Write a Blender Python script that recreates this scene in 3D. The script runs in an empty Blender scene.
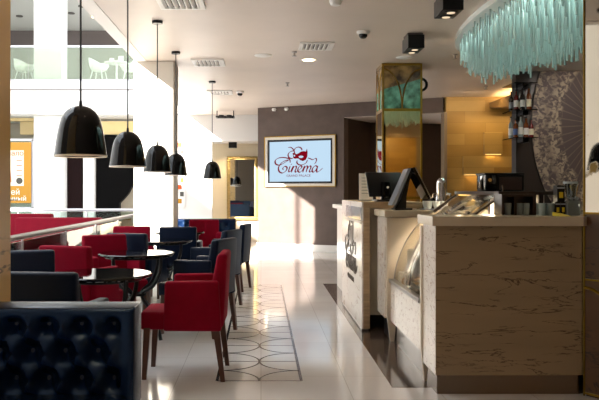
import bpy, bmesh, math, random
from mathutils import Vector, Matrix
random.seed(7)
sc = bpy.context.scene
COL = sc.collection
PI = math.pi
HC = 3.144          # ceiling height

# ------------------------------------------------------------------ materials
def lin(c):
    r = []
    for v in c[:3]:
        v = v / 255.0
        r.append(v / 12.92 if v <= 0.04045 else ((v + 0.055) / 1.055) ** 2.4)
    return (r[0], r[1], r[2], 1.0)

def setin(b, names, val):
    for n in names:
        if n in b.inputs:
            b.inputs[n].default_value = val
            return

def mat(name, col, rough=0.5, metal=0.0, spec=0.5, noise=0.0, nscale=8.0, emit=None, estr=0.0,
        sheen=0.0, coat=0.0, bump=0.0, bscale=60.0, stretch=None):
    m = bpy.data.materials.new(name)
    m.use_nodes = True
    nt = m.node_tree
    b = nt.nodes['Principled BSDF']
    b.inputs['Base Color'].default_value = lin(col)
    b.inputs['Roughness'].default_value = rough
    b.inputs['Metallic'].default_value = metal
    setin(b, ['Specular IOR Level', 'Specular'], spec)
    if sheen: setin(b, ['Sheen Weight', 'Sheen'], sheen)
    if coat: setin(b, ['Coat Weight', 'Clearcoat'], coat)
    if emit:
        setin(b, ['Emission Color', 'Emission'], lin(emit)); b.inputs['Emission Strength'].default_value = estr
    tc = None
    if noise or bump:
        tc = nt.nodes.new('ShaderNodeTexCoord')
        src = tc.outputs['Object']
        if stretch:
            mp = nt.nodes.new('ShaderNodeMapping'); mp.inputs['Scale'].default_value = stretch
            nt.links.new(src, mp.inputs['Vector']); src = mp.outputs['Vector']
    if noise:
        n = nt.nodes.new('ShaderNodeTexNoise'); n.inputs['Scale'].default_value = nscale
        n.inputs['Detail'].default_value = 5
        nt.links.new(src, n.inputs['Vector'])
        r = nt.nodes.new('ShaderNodeValToRGB')
        c = lin(col)
        r.color_ramp.elements[0].position = 0.3; r.color_ramp.elements[1].position = 0.7
        r.color_ramp.elements[0].color = tuple(v * (1 - noise) for v in c[:3]) + (1,)
        r.color_ramp.elements[1].color = tuple(min(1, v * (1 + noise)) for v in c[:3]) + (1,)
        nt.links.new(n.outputs['Fac'], r.inputs['Fac'])
        nt.links.new(r.outputs['Color'], b.inputs['Base Color'])
    if bump:
        n2 = nt.nodes.new('ShaderNodeTexNoise'); n2.inputs['Scale'].default_value = bscale
        nt.links.new(src, n2.inputs['Vector'])
        bp = nt.nodes.new('ShaderNodeBump'); bp.inputs['Strength'].default_value = bump
        bp.inputs['Distance'].default_value = 0.01
        nt.links.new(n2.outputs['Fac'], bp.inputs['Height'])
        nt.links.new(bp.outputs['Normal'], b.inputs['Normal'])
    return m

def emat(name, col, s):
    m = bpy.data.materials.new(name); m.use_nodes = True
    nt = m.node_tree; nt.nodes.clear()
    e = nt.nodes.new('ShaderNodeEmission'); o = nt.nodes.new('ShaderNodeOutputMaterial')
    e.inputs['Color'].default_value = lin(col); e.inputs['Strength'].default_value = s
    nt.links.new(e.outputs[0], o.inputs[0])
    return m

def glass(name, col, alpha=0.2, rough=0.02, ior=1.45):
    """thin pane: mostly see-through, a Fresnel gloss and a faint body colour"""
    m = bpy.data.materials.new(name); m.use_nodes = True
    nt = m.node_tree; nt.nodes.clear()
    o = nt.nodes.new('ShaderNodeOutputMaterial')
    t = nt.nodes.new('ShaderNodeBsdfTransparent'); t.inputs[0].default_value = tuple(0.5 + 0.5 * v for v in lin(col)[:3]) + (1,)
    p = nt.nodes.new('ShaderNodeBsdfPrincipled')
    p.inputs['Base Color'].default_value = lin(col); p.inputs['Roughness'].default_value = 0.3
    g = nt.nodes.new('ShaderNodeBsdfGlossy'); g.inputs['Roughness'].default_value = rough
    mx = nt.nodes.new('ShaderNodeMixShader'); mx.inputs[0].default_value = alpha
    nt.links.new(t.outputs[0], mx.inputs[1]); nt.links.new(p.outputs[0], mx.inputs[2])
    f = nt.nodes.new('ShaderNodeFresnel'); f.inputs['IOR'].default_value = ior
    m2 = nt.nodes.new('ShaderNodeMixShader')
    nt.links.new(f.outputs[0], m2.inputs[0])
    nt.links.new(mx.outputs[0], m2.inputs[1]); nt.links.new(g.outputs[0], m2.inputs[2])
    nt.links.new(m2.outputs[0], o.inputs[0])
    return m

def veined(name, base, vein, scale, sx, sy, sz, rough=0.25, width=0.035, cover=0.5, band=0.06):
    """stone with thin broken veins that run along the least-stretched axis"""
    m = bpy.data.materials.new(name); m.use_nodes = True
    nt = m.node_tree; N = nt.nodes; L = nt.links
    b = N['Principled BSDF']; b.inputs['Roughness'].default_value = rough
    tc = N.new('ShaderNodeTexCoord'); mp = N.new('ShaderNodeMapping')
    mp.inputs['Scale'].default_value = (sx, sy, sz); L.new(tc.outputs['Object'], mp.inputs['Vector'])
    n1 = N.new('ShaderNodeTexNoise'); n1.inputs['Scale'].default_value = scale
    n1.inputs['Detail'].default_value = 6; n1.inputs['Roughness'].default_value = 0.6; n1.inputs['Distortion'].default_value = 0.6
    L.new(mp.outputs[0], n1.inputs['Vector'])
    r1 = N.new('ShaderNodeValToRGB'); cr = r1.color_ramp
    cr.elements[0].position = 0.5 - width; cr.elements[0].color = (0, 0, 0, 1)
    cr.elements[1].position = 0.5 + width; cr.elements[1].color = (0, 0, 0, 1)
    e = cr.elements.new(0.5); e.color = (1, 1, 1, 1)
    L.new(n1.outputs['Fac'], r1.inputs['Fac'])
    n2 = N.new('ShaderNodeTexNoise'); n2.inputs['Scale'].default_value = scale * 1.7; n2.inputs['Detail'].default_value = 3
    L.new(mp.outputs[0], n2.inputs['Vector'])
    r2 = N.new('ShaderNodeValToRGB')
    r2.color_ramp.elements[0].position = cover; r2.color_ramp.elements[1].position = cover + 0.12
    L.new(n2.outputs['Fac'], r2.inputs['Fac'])
    mu = N.new('ShaderNodeMath'); mu.operation = 'MULTIPLY'
    L.new(r1.outputs['Color'], mu.inputs[0]); L.new(r2.outputs['Color'], mu.inputs[1])
    n3 = N.new('ShaderNodeTexNoise'); n3.inputs['Scale'].default_value = scale * 0.8; L.new(mp.outputs[0], n3.inputs['Vector'])
    r3 = N.new('ShaderNodeValToRGB'); c = lin(base)
    r3.color_ramp.elements[0].position = 0.3; r3.color_ramp.elements[1].position = 0.7
    r3.color_ramp.elements[0].color = tuple(v * (1 - band) for v in c[:3]) + (1,)
    r3.color_ramp.elements[1].color = tuple(min(1, v * (1 + band)) for v in c[:3]) + (1,)
    L.new(n3.outputs['Fac'], r3.inputs['Fac'])
    mx = N.new('ShaderNodeMixRGB'); mx.inputs[2].default_value = lin(vein)
    L.new(mu.outputs[0], mx.inputs[0]); L.new(r3.outputs['Color'], mx.inputs[1])
    L.new(mx.outputs[0], b.inputs['Base Color'])
    return m

def tiles(name, c1, c2, mortar, w, h, rough, msize=0.004, axes='XY', offset=0.0, noise=0.05, spec=0.5, rot=(0, 0, 0), bias=0.0, nsx=1.0):
    m = bpy.data.materials.new(name); m.use_nodes = True
    nt = m.node_tree; N = nt.nodes; L = nt.links
    b = N['Principled BSDF']; b.inputs['Roughness'].default_value = rough
    setin(b, ['Specular IOR Level', 'Specular'], spec)
    tc = N.new('ShaderNodeTexCoord'); mp = N.new('ShaderNodeMapping')
    mp.inputs['Rotation'].default_value = rot
    L.new(tc.outputs['Object'], mp.inputs['Vector'])
    br = N.new('ShaderNodeTexBrick')
    br.offset = offset
    br.inputs['Scale'].default_value = 1.0
    br.inputs['Brick Width'].default_value = w; br.inputs['Row Height'].default_value = h
    br.inputs['Mortar Size'].default_value = msize; br.inputs['Mortar Smooth'].default_value = 0.2
    br.inputs['Bias'].default_value = bias
    br.inputs['Color1'].default_value = lin(c1); br.inputs['Color2'].default_value = lin(c2)
    br.inputs['Mortar'].default_value = lin(mortar)
    L.new(mp.outputs[0], br.inputs['Vector'])
    mp2 = N.new('ShaderNodeMapping'); mp2.inputs['Scale'].default_value = (nsx, 1, 1)
    L.new(mp.outputs[0], mp2.inputs['Vector'])
    n = N.new('ShaderNodeTexNoise'); n.inputs['Scale'].default_value = 3.0; n.inputs['Detail'].default_value = 6
    L.new(mp2.outputs[0], n.inputs['Vector'])
    r = N.new('ShaderNodeValToRGB')
    r.color_ramp.elements[0].position = 0.3; r.color_ramp.elements[1].position = 0.7
    r.color_ramp.elements[0].color = (1 - noise,) * 3 + (1,); r.color_ramp.elements[1].color = (1, 1, 1, 1)
    L.new(n.outputs['Fac'], r.inputs['Fac'])
    mx = N.new('ShaderNodeMixRGB'); mx.blend_type = 'MULTIPLY'; mx.inputs[0].default_value = 1
    L.new(br.outputs['Color'], mx.inputs[1]); L.new(r.outputs['Color'], mx.inputs[2])
    L.new(mx.outputs[0], b.inputs['Base Color'])
    return m

M = {}
M['floor'] = tiles('polished_cream_tile', (228, 223, 220), (222, 217, 213), (188, 180, 173), 0.577, 0.577, 0.09, 0.0025, noise=0.06)
M['ceil'] = mat('ceiling_paint', (205, 191, 179), 0.45, noise=0.05, nscale=1.2)
M['ceil_trim'] = mat('ceiling_edge_trim', (218, 212, 205), 0.5)
M['white'] = mat('white_plaster', (232, 230, 226), 0.6)
M['jamb'] = mat('door_jamb', (132, 114, 92), 0.5)
M['columnpaint'] = mat('column_paint', (206, 198, 184), 0.55)
M['white_gloss'] = mat('white_lacquer', (235, 233, 228), 0.25)
M['greyplaster'] = mat('grey_brown_plaster', (86, 70, 62), 0.6, noise=0.14, nscale=5)
M['cream'] = mat('cream_wall', (226, 212, 182), 0.6)
M['sun_block'] = mat('brown_sun_block', (96, 84, 72), 0.6)
M['midroom'] = mat('taupe_room_wall', (130, 118, 104), 0.6)
M['beigewall'] = mat('beige_wall', (190, 178, 158), 0.6)
M['darkbrown'] = mat('dark_brown_wall', (46, 28, 22), 0.6, noise=0.15, nscale=6)
M['darkwall'] = mat('dark_bar_wall', (42, 36, 35), 0.35, noise=0.1, nscale=4)
M['woodwall'] = tiles('warm_stone_planks', (190, 154, 86), (160, 122, 58), (128, 96, 48), 1.1, 0.22, 0.45, 0.002, offset=0.37, noise=0.22, rot=(-PI / 2, 0, 0), nsx=0.3)
M['woodwall_side'] = tiles('warm_stone_planks_side', (190, 152, 92), (166, 124, 62), (128, 92, 46), 0.9, 0.30, 0.45, 0.002, offset=0.37, noise=0.22, rot=(0, -PI / 2, PI / 2))
M['pillar'] = veined('tan_pillar_stone', (206, 170, 114), (90, 66, 40), 1.3, 0.5, 0.5, 1.0, rough=0.3, width=0.008, cover=0.45, band=0.10)
M['red'] = mat('red_velvet', (132, 1, 33), 0.8, spec=0.12, noise=0.06, nscale=14)
M['redsofa'] = mat('red_sofa_fabric', (104, 6, 26), 0.8, spec=0.12, noise=0.06, nscale=8)
M['navy'] = mat('navy_leatherette', (9, 22, 44), 0.45, spec=0.16, noise=0.08, nscale=10)
M['navytuft'] = mat('navy_tufted_leather', (9, 28, 58), 0.27, spec=0.6)
M['navytuft'].node_tree.nodes['Principled BSDF'].inputs['Specular Tint'].default_value = (0.45, 0.68, 1.0, 1)
M['button'] = mat('tuft_button', (20, 30, 48), 0.3)
M['legwood'] = mat('dark_walnut_leg', (82, 47, 32), 0.35, noise=0.15, nscale=20, stretch=(6, 6, 0.7))
M['black_glass'] = mat('black_glass_tabletop', (9, 9, 11), 0.035, spec=0.5)
M['black_metal'] = mat('black_powder_metal', (12, 14, 18), 0.35, spec=0.3)
M['black_gloss'] = mat('black_gloss_shade', (4, 5, 7), 0.06, spec=0.3)
M['black_plastic'] = mat('black_plastic', (12, 12, 14), 0.32, spec=0.25)
M['liner'] = mat('white_shade_liner', (240, 232, 222), 0.5)
M['cord'] = mat('dark_cord', (40, 42, 45), 0.5)
M['steel'] = mat('brushed_steel', (165, 160, 155), 0.28, metal=1.0)
M['steel_dark'] = mat('bronze_steel', (120, 106, 94), 0.25, metal=1.0)
M['chrome'] = mat('polished_chrome', (215, 215, 218), 0.08, metal=1.0)
M['rail'] = mat('handrail_steel', (98, 87, 80), 0.4, metal=0.0)
M['railwhite'] = mat('pale_rail', (196, 194, 200), 0.3, metal=0.3)
M['gold'] = mat('gilt_frame', (142, 110, 34), 0.3, metal=0.85, noise=0.1, nscale=30)
M['giltcarved'] = mat('carved_gilt', (168, 142, 84), 0.45, metal=0.2, noise=0.35, nscale=45)
M['mirror'] = mat('mirror', (232, 234, 230), 0.012, metal=1.0)
M['bronze_mirror'] = mat('bronze_mirror', (196, 176, 132), 0.03, metal=1.0)
M['pane'] = glass('clear_pane', (200, 225, 215), 0.03)
M['pane_green'] = glass('gallery_pane', (232, 243, 228), 0.05, ior=1.2)
M['showglass'] = glass('showcase_pane', (222, 216, 200), 0.05, ior=1.12)
M['acrylic'] = glass('clear_acrylic', (230, 240, 240), 0.30)
M['tumbler'] = glass('tumbler_glass', (225, 240, 238), 0.35)
M['rod'] = glass('teal_glass_rod', (190, 208, 203), 0.5, 0.05)
M['rod_pale'] = glass('pale_glass_rod', (222, 232, 226), 0.35, 0.05)
M['marble_front'] = veined('cream_veined_stone', (158, 134, 102), (66, 38, 24), 1.7, 1.0, 1.0, 6.0, rough=0.3, width=0.014, cover=0.42, band=0.08)
M['marble_side'] = veined('pale_veined_stone', (226, 214, 200), (150, 108, 84), 8.0, 1.0, 1.0, 2.0, rough=0.2, width=0.022, cover=0.44, band=0.04)
M['slab'] = mat('cream_worktop', (206, 190, 164), 0.2, noise=0.03)
M['cream_panel'] = mat('cream_laminate', (226, 213, 194), 0.35)
M['travertine'] = mat('striped_travertine', (176, 150, 116), 0.35, noise=0.22, nscale=4, stretch=(1, 1, 12))
M['white_marble'] = veined('white_marble', (236, 232, 226), (196, 184, 170), 3.0, 1.0, 0.7, 2.0, rough=0.12, width=0.03, cover=0.45, band=0.03)
M['borderfloor'] = tiles('dark_border_tile', (92, 76, 66), (84, 69, 60), (60, 50, 44), 0.6, 0.6, 0.1, 0.003, noise=0.12)
M['inlay'] = mat('brown_inlay_line', (74, 62, 54), 0.15)
M['bronze'] = mat('dark_bronze_letters', (74, 60, 48), 0.35, metal=0.6)
M['greyplate'] = mat('grey_gloss_plate', (150, 156, 164), 0.1)
M['screen'] = emat('lit_screen', (190, 217, 238), 0.54)
M['screen_red'] = emat('screen_red', (128, 8, 28), 0.5)
M['frame_white'] = mat('ivory_frame', (206, 198, 186), 0.4)
M['chairwhite'] = mat('white_shell_plastic', (240, 242, 236), 0.4)
M['gallery_wall'] = mat('gallery_back_wall', (178, 178, 166), 0.6)
M['gallery_band'] = mat('gallery_grey_band', (104, 93, 90), 0.6)
M['gallery_ceil'] = mat('gallery_ceiling', (206, 204, 198), 0.6)
M['orange'] = mat('orange_poster', (184, 128, 0), 0.4)
M['poster_pale'] = mat('poster_pale_panel', (232, 226, 200), 0.5)
M['poster_red'] = mat('poster_red_ink', (206, 84, 20), 0.5)
M['poster_dark'] = mat('poster_dark_ink', (70, 66, 60), 0.5)
M['white_ink'] = mat('white_ink', (244, 240, 230), 0.5)
M['shopblack'] = mat('shop_black', (6, 5, 5), 0.6, spec=0.05)
M['shopbrown'] = mat('shop_brown_curtain', (30, 18, 18), 0.7, spec=0.05, noise=0.3, nscale=20, stretch=(6, 6, 0.2))
M['paleyellow'] = mat('pale_yellow_soffit', (236, 210, 150), 0.5)
M['lampglow'] = emat('lamp_glow', (255, 222, 170), 6.0)
M['warmglow'] = emat('warm_led', (255, 206, 120), 1.6)
M['coolplate'] = mat('chandelier_plate', (228, 236, 234), 0.15)
M['darkwood'] = mat('dark_red_wood', (44, 24, 16), 0.3, noise=0.2, nscale=10, stretch=(1, 1, 8))
M['shelfwood'] = mat('brown_shelf_wood', (124, 92, 50), 0.4, noise=0.12, nscale=6, stretch=(1, 0.2, 6))
M['yellowpaper'] = mat('yellow_paper', (232, 206, 40), 0.6)
M['paper'] = mat('white_paper', (236, 234, 230), 0.6)
M['bulb'] = emat('frosted_bulb', (255, 232, 205), 6.0)
M['lens_glow'] = emat('spot_lens', (255, 228, 190), 0.5)
M['vent'] = mat('vent_white', (226, 222, 216), 0.5)
M['ventdark'] = mat('vent_dark', (90, 84, 80), 0.7)
M['pastry'] = mat('golden_pastry', (206, 150, 70), 0.6, noise=0.2, nscale=25)
M['creamcake'] = mat('cream_icing', (246, 240, 226), 0.5)
M['blue_label'] = mat('blue_label', (70, 90, 140), 0.5)

# art panel: brown above, teal below, mottled
def art_mat():
    m = bpy.data.materials.new('aged_art_panel'); m.use_nodes = True
    nt = m.node_tree; N = nt.nodes; L = nt.links
    b = N['Principled BSDF']; b.inputs['Roughness'].default_value = 0.25
    tc = N.new('ShaderNodeTexCoord')
    n = N.new('ShaderNodeTexNoise'); n.inputs['Scale'].default_value = 7; n.inputs['Detail'].default_value = 6
    L.new(tc.outputs['Object'], n.inputs['Vector'])
    sx = N.new('ShaderNodeSeparateXYZ'); L.new(tc.outputs['Object'], sx.inputs[0])
    a = N.new('ShaderNodeMath'); a.operation = 'MULTIPLY_ADD'; a.inputs[1].default_value = 0.28; a.inputs[2].default_value = 2.76
    L.new(sx.outputs['X'], a.inputs[0])
    d = N.new('ShaderNodeMath'); d.operation = 'GREATER_THAN'; L.new(sx.outputs['Z'], d.inputs[0]); L.new(a.outputs[0], d.inputs[1])
    r1 = N.new('ShaderNodeValToRGB'); r1.color_ramp.elements[0].color = lin((58, 38, 20)); r1.color_ramp.elements[1].color = lin((176, 142, 84))
    r1.color_ramp.elements[0].position = 0.35; r1.color_ramp.elements[1].position = 0.68
    r2 = N.new('ShaderNodeValToRGB'); r2.color_ramp.elements[0].color = lin((46, 84, 62)); r2.color_ramp.elements[1].color = lin((124, 200, 170))
    r2.color_ramp.elements[0].position = 0.35; r2.color_ramp.elements[1].position = 0.65
    L.new(n.outputs['Fac'], r1.inputs['Fac']); L.new(n.outputs['Fac'], r2.inputs['Fac'])
    mx = N.new('ShaderNodeMixRGB'); L.new(d.outputs[0], mx.inputs[0]); L.new(r2.outputs[0], mx.inputs[1]); L.new(r1.outputs[0], mx.inputs[2])
    L.new(mx.outputs[0], b.inputs['Base Color'])
    return m
M['art'] = art_mat()

# aged mirror: silvered glass with gold-brown worn patches
def aged_mirror():
    m = bpy.data.materials.new('aged_mirror'); m.use_nodes = True
    nt = m.node_tree; N = nt.nodes; L = nt.links
    b = N['Principled BSDF']; b.inputs['Metallic'].default_value = 1.0
    tc = N.new('ShaderNodeTexCoord')
    n = N.new('ShaderNodeTexNoise'); n.inputs['Scale'].default_value = 6; n.inputs['Detail'].default_value = 6
    L.new(tc.outputs['Object'], n.inputs['Vector'])
    r = N.new('ShaderNodeValToRGB'); r.color_ramp.elements[0].position = 0.63; r.color_ramp.elements[1].position = 0.69
    r.color_ramp.elements[0].color = lin((150, 142, 128)); r.color_ramp.elements[1].color = lin((104, 84, 48))
    L.new(n.outputs['Fac'], r.inputs['Fac']); L.new(r.outputs['Color'], b.inputs['Base Color'])
    r2 = N.new('ShaderNodeValToRGB'); r2.color_ramp.elements[0].position = 0.63; r2.color_ramp.elements[1].position = 0.69
    r2.color_ramp.elements[0].color = (0.03,) * 3 + (1,); r2.color_ramp.elements[1].color = (0.4,) * 3 + (1,)
    L.new(n.outputs['Fac'], r2.inputs['Fac']); L.new(r2.outputs['Color'], b.inputs['Roughness'])
    return m
M['aged_mirror'] = aged_mirror()
M['amber_glass'] = veined('amber_panel', (92, 58, 24), (38, 20, 10), 3.0, 1, 1, 2.5, rough=0.4, width=0.03, cover=0.45, band=0.2)

# printed baroque plate: leafy rim, plain groove, fluted well
def mural_mat():
    m = bpy.data.materials.new('printed_plate_mural'); m.use_nodes = True
    nt = m.node_tree; N = nt.nodes; L = nt.links
    b = N['Principled BSDF']; b.inputs['Roughness'].default_value = 0.5
    tc = N.new('ShaderNodeTexCoord'); mp = N.new('ShaderNodeMapping')
    mp.inputs['Scale'].default_value = (1 / 1.06, 0, 1 / 1.69)
    L.new(tc.outputs['Object'], mp.inputs['Vector'])
    ln = N.new('ShaderNodeVectorMath'); ln.operation = 'LENGTH'; L.new(mp.outputs[0], ln.inputs[0])
    sx = N.new('ShaderNodeSeparateXYZ'); L.new(mp.outputs[0], sx.inputs[0])
    at = N.new('ShaderNodeMath'); at.operation = 'ARCTAN2'; L.new(sx.outputs['Z'], at.inputs[0]); L.new(sx.outputs['X'], at.inputs[1])
    # leafy ornament
    n = N.new('ShaderNodeTexNoise'); n.inputs['Scale'].default_value = 15; n.inputs['Detail'].default_value = 8; n.inputs['Distortion'].default_value = 0.8
    L.new(tc.outputs['Object'], n.inputs['Vector'])
    rn = N.new('ShaderNodeValToRGB'); rn.color_ramp.elements[0].position = 0.44; rn.color_ramp.elements[1].position = 0.58
    L.new(n.outputs['Fac'], rn.inputs['Fac'])
    band = N.new('ShaderNodeValToRGB'); cr = band.color_ramp
    pts = [(0.0, 0.0), (0.56, 0.0), (0.60, 1.0), (0.72, 0.9), (0.78, 0.45), (0.86, 0.8), (0.985, 0.95), (1.0, 0.6)]
    cr.elements[0].position = 0; cr.elements[0].color = (0, 0, 0, 1)
    cr.elements[1].position = 1.0; cr.elements[1].color = (0.6,) * 3 + (1,)
    for p, v in pts[1:-1]:
        e = cr.elements.new(p); e.color = (v, v, v, 1)
    L.new(ln.outputs['Value'], band.inputs['Fac'])
    mu = N.new('ShaderNodeMath'); mu.operation = 'MULTIPLY'; L.new(rn.outputs[0], mu.inputs[0]); L.new(band.outputs[0], mu.inputs[1])
    # flutes
    ms = N.new('ShaderNodeMath'); ms.operation = 'MULTIPLY'; ms.inputs[1].default_value = 48; L.new(at.outputs[0], ms.inputs[0])
    sn = N.new('ShaderNodeMath'); sn.operation = 'SINE'; L.new(ms.outputs[0], sn.inputs[0])
    rs = N.new('ShaderNodeValToRGB'); rs.color_ramp.elements[0].position = 0.72; rs.color_ramp.elements[1].position = 1.0
    rs.color_ramp.elements[1].color = (0.5,) * 3 + (1,)
    L.new(sn.outputs[0], rs.inputs['Fac'])
    n2 = N.new('ShaderNodeTexNoise'); n2.inputs['Scale'].default_value = 3; L.new(tc.outputs['Object'], n2.inputs['Vector'])
    mu2 = N.new('ShaderNodeMath'); mu2.operation = 'MULTIPLY'; L.new(rs.outputs[0], mu2.inputs[0]); L.new(n2.outputs['Fac'], mu2.inputs[1])
    ad = N.new('ShaderNodeMath'); ad.operation = 'MAXIMUM'; L.new(mu.outputs[0], ad.inputs[0]); L.new(mu2.outputs[0], ad.inputs[1])
    mx = N.new('ShaderNodeMixRGB'); mx.inputs[1].default_value = lin((84, 72, 72)); mx.inputs[2].default_value = lin((172, 156, 136))
    L.new(ad.outputs[0], mx.inputs[0]); L.new(mx.outputs[0], b.inputs['Base Color'])
    return m
M['mural'] = mural_mat()

# ------------------------------------------------------------------ mesh helpers
class MB:
    def __init__(s): s.bm = bmesh.new()
    def _xf(s, vs, mtx):
        if mtx is not None: bmesh.ops.transform(s.bm, matrix=mtx, verts=vs)
    def box(s, x0, x1, y0, y1, z0, z1, bev=0.0, seg=2, mtx=None, taper=None):
        r = bmesh.ops.create_cube(s.bm, size=1.0); vs = r['verts']
        for v in vs:
            v.co = Vector((x0 + (v.co.x + .5) * (x1 - x0), y0 + (v.co.y + .5) * (y1 - y0), z0 + (v.co.z + .5) * (z1 - z0)))
        if taper: taper(vs)
        if bev:
            es = list({e for v in vs for e in v.link_edges})
            g = bmesh.ops.bevel(s.bm, geom=es, offset=bev, segments=seg, profile=0.5, affect='EDGES')
            vs = list({v for f in g['faces'] for v in f.verts} | {v for v in vs if v.is_valid})
            # gather every vertex of this island
            seen = set(vs); st = list(vs)
            while st:
                v = st.pop()
                for e in v.link_edges:
                    o = e.other_vert(v)
                    if o not in seen: seen.add(o); st.append(o)
            vs = list(seen)
        s._xf(vs, mtx); return s
    def hexa(s, p, bev=0.0, seg=2):
        """eight corners: bottom 4 ccw then top 4 ccw"""
        vs = [s.bm.verts.new(q) for q in p]
        for f in ((3, 2, 1, 0), (4, 5, 6, 7), (0, 1, 5, 4), (1, 2, 6, 5), (2, 3, 7, 6), (3, 0, 4, 7)):
            s.bm.faces.new([vs[i] for i in f])
        if bev:
            es = list({e for v in vs for e in v.link_edges})
            bmesh.ops.bevel(s.bm, geom=es, offset=bev, segments=seg, profile=0.5, affect='EDGES')
        return s
    def cyl(s, p0, p1, r0, r1=None, n=12, cap=True):
        p0 = Vector(p0); p1 = Vector(p1); r1 = r0 if r1 is None else r1
        d = (p1 - p0).normalized(); a = d.orthogonal().normalized(); b = d.cross(a)
        A = [s.bm.verts.new(p0 + r0 * (math.cos(t) * a + math.sin(t) * b)) for t in (2 * PI * i / n for i in range(n))]
        B = [s.bm.verts.new(p1 + r1 * (math.cos(t) * a + math.sin(t) * b)) for t in (2 * PI * i / n for i in range(n))]
        for i in range(n):
            j = (i + 1) % n; s.bm.faces.new((A[i], A[j], B[j], B[i]))
        if cap: s.bm.faces.new(A[::-1]); s.bm.faces.new(B)
        return s
    def lathe(s, prof, n=32, c=(0, 0, 0)):
        rings = []
        for r, z in prof:
            if r < 1e-5: rings.append([s.bm.verts.new((c[0], c[1], c[2] + z))])
            else: rings.append([s.bm.verts.new((c[0] + r * math.cos(2 * PI * i / n), c[1] + r * math.sin(2 * PI * i / n), c[2] + z)) for i in range(n)])
        for A, B in zip(rings, rings[1:]):
            for i in range(n):
                j = (i + 1) % n
                if len(A) == 1 and len(B) == 1: continue
                if len(A) == 1: s.bm.faces.new((A[0], B[j], B[i]))
                elif len(B) == 1: s.bm.faces.new((A[i], A[j], B[0]))
                else: s.bm.faces.new((A[i], A[j], B[j], B[i]))
        return s
    def tube(s, pts, r, n=8, closed=False):
        pts = [Vector(p) for p in pts]; N = len(pts); rings = []
        up = None
        for i, p in enumerate(pts):
            if closed: t = pts[(i + 1) % N] - pts[i - 1]
            else: t = pts[min(i + 1, N - 1)] - pts[max(i - 1, 0)]
            t.normalize()
            if up is None: up = t.orthogonal().normalized()
            up = (up - t * up.dot(t)).normalized(); b = t.cross(up)
            rr = r[i] if isinstance(r, (list, tuple)) else r
            rings.append([s.bm.verts.new(p + rr * (math.cos(2 * PI * k / n) * up + math.sin(2 * PI * k / n) * b)) for k in range(n)])
        for i in range(N if closed else N - 1):
            A = rings[i]; B = rings[(i + 1) % N]
            for k in range(n):
                j = (k + 1) % n; s.bm.faces.new((A[k], A[j], B[j], B[k]))
        if not closed: s.bm.faces.new(rings[0][::-1]); s.bm.faces.new(rings[-1])
        return s
    def prism(s, poly, f, d):
        """poly: 2D points; f(u,v,w)->3D; extruded w from 0 to d"""
        A = [s.bm.verts.new(f(u, v, 0)) for u, v in poly]; B = [s.bm.verts.new(f(u, v, d)) for u, v in poly]
        n = len(poly)
        s.bm.faces.new(A[::-1]); s.bm.faces.new(B)
        for i in range(n):
            j = (i + 1) % n; s.bm.faces.new((A[i], A[j], B[j], B[i]))
        return s
    def strip(s, pts2, wfun, f, d):
        """a pen stroke: quads around a 2D path, extruded by d"""
        n = len(pts2); L = []; R = []
        for i, p in enumerate(pts2):
            a = pts2[max(i - 1, 0)]; b = pts2[min(i + 1, n - 1)]
            tx, ty = b[0] - a[0], b[1] - a[1]; l = math.hypot(tx, ty) or 1
            tx /= l; ty /= l
            w = wfun(tx, ty, i / (n - 1)) / 2
            L.append((p[0] - ty * w, p[1] + tx * w)); R.append((p[0] + ty * w, p[1] - tx * w))
        V = lambda q, w: s.bm.verts.new(f(q[0], q[1], w))
        l0 = [V(q, 0) for q in L]; r0 = [V(q, 0) for q in R]; l1 = [V(q, d) for q in L]; r1 = [V(q, d) for q in R]
        for i in range(n - 1):
            s.bm.faces.new((l1[i], r1[i], r1[i + 1], l1[i + 1]))
            s.bm.faces.new((l0[i], l0[i + 1], r0[i + 1], r0[i]))
            s.bm.faces.new((l0[i], l1[i], l1[i + 1], l0[i + 1]))
            s.bm.faces.new((r0[i], r0[i + 1], r1[i + 1], r1[i]))
        s.bm.faces.new((l0[0], r0[0], r1[0], l1[0])); s.bm.faces.new((l0[-1], l1[-1], r1[-1], r0[-1]))
        return s
    def build(s, name, m, parent=None, smooth=40, loc=None):
        bmesh.ops.recalc_face_normals(s.bm, faces=s.bm.faces[:])
        me = bpy.data.meshes.new(name); s.bm.to_mesh(me); s.bm.free()
        me.materials.append(m)
        if smooth:
            me.polygons.foreach_set('use_smooth', [True] * len(me.polygons))
            me.set_sharp_from_angle(angle=math.radians(smooth))
        o = bpy.data.objects.new(name, me); COL.objects.link(o)
        if parent is not None: o.parent = parent
        if loc: o.location = loc
        return o

def B(*a, **k): return MB().box(*a, **k)

def tag(o, label, cat, group=None, kind=None):
    o['label'] = label; o['category'] = cat
    if group: o['group'] = group
    if kind: o['kind'] = kind
    return o

def thing(name, label, cat, loc=(0, 0, 0), rz=0.0, group=None):
    e = bpy.data.objects.new(name, None); COL.objects.link(e); e.empty_display_size = 0.1
    e.location = loc; e.rotation_euler = (0, 0, rz)
    return tag(e, label, cat, group)

def struct(name, mb, m, smooth=40):
    o = mb.build(name, m, smooth=smooth); o['kind'] = 'structure'; return o

def kids(o): return [c for c in bpy.data.objects if c.parent == o]

def dup(src, loc, rz, label=None, group=None, mats=None):
    def cp(o, parent):
        c = o.copy(); COL.objects.link(c)
        if parent is not None: c.parent = parent
        for ch in kids(o): cp(ch, c)
        return c
    c = cp(src, None); c.location = loc; c.rotation_euler = (0, 0, rz)
    if label: c['label'] = label
    if group: c['group'] = group
    return c

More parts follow.
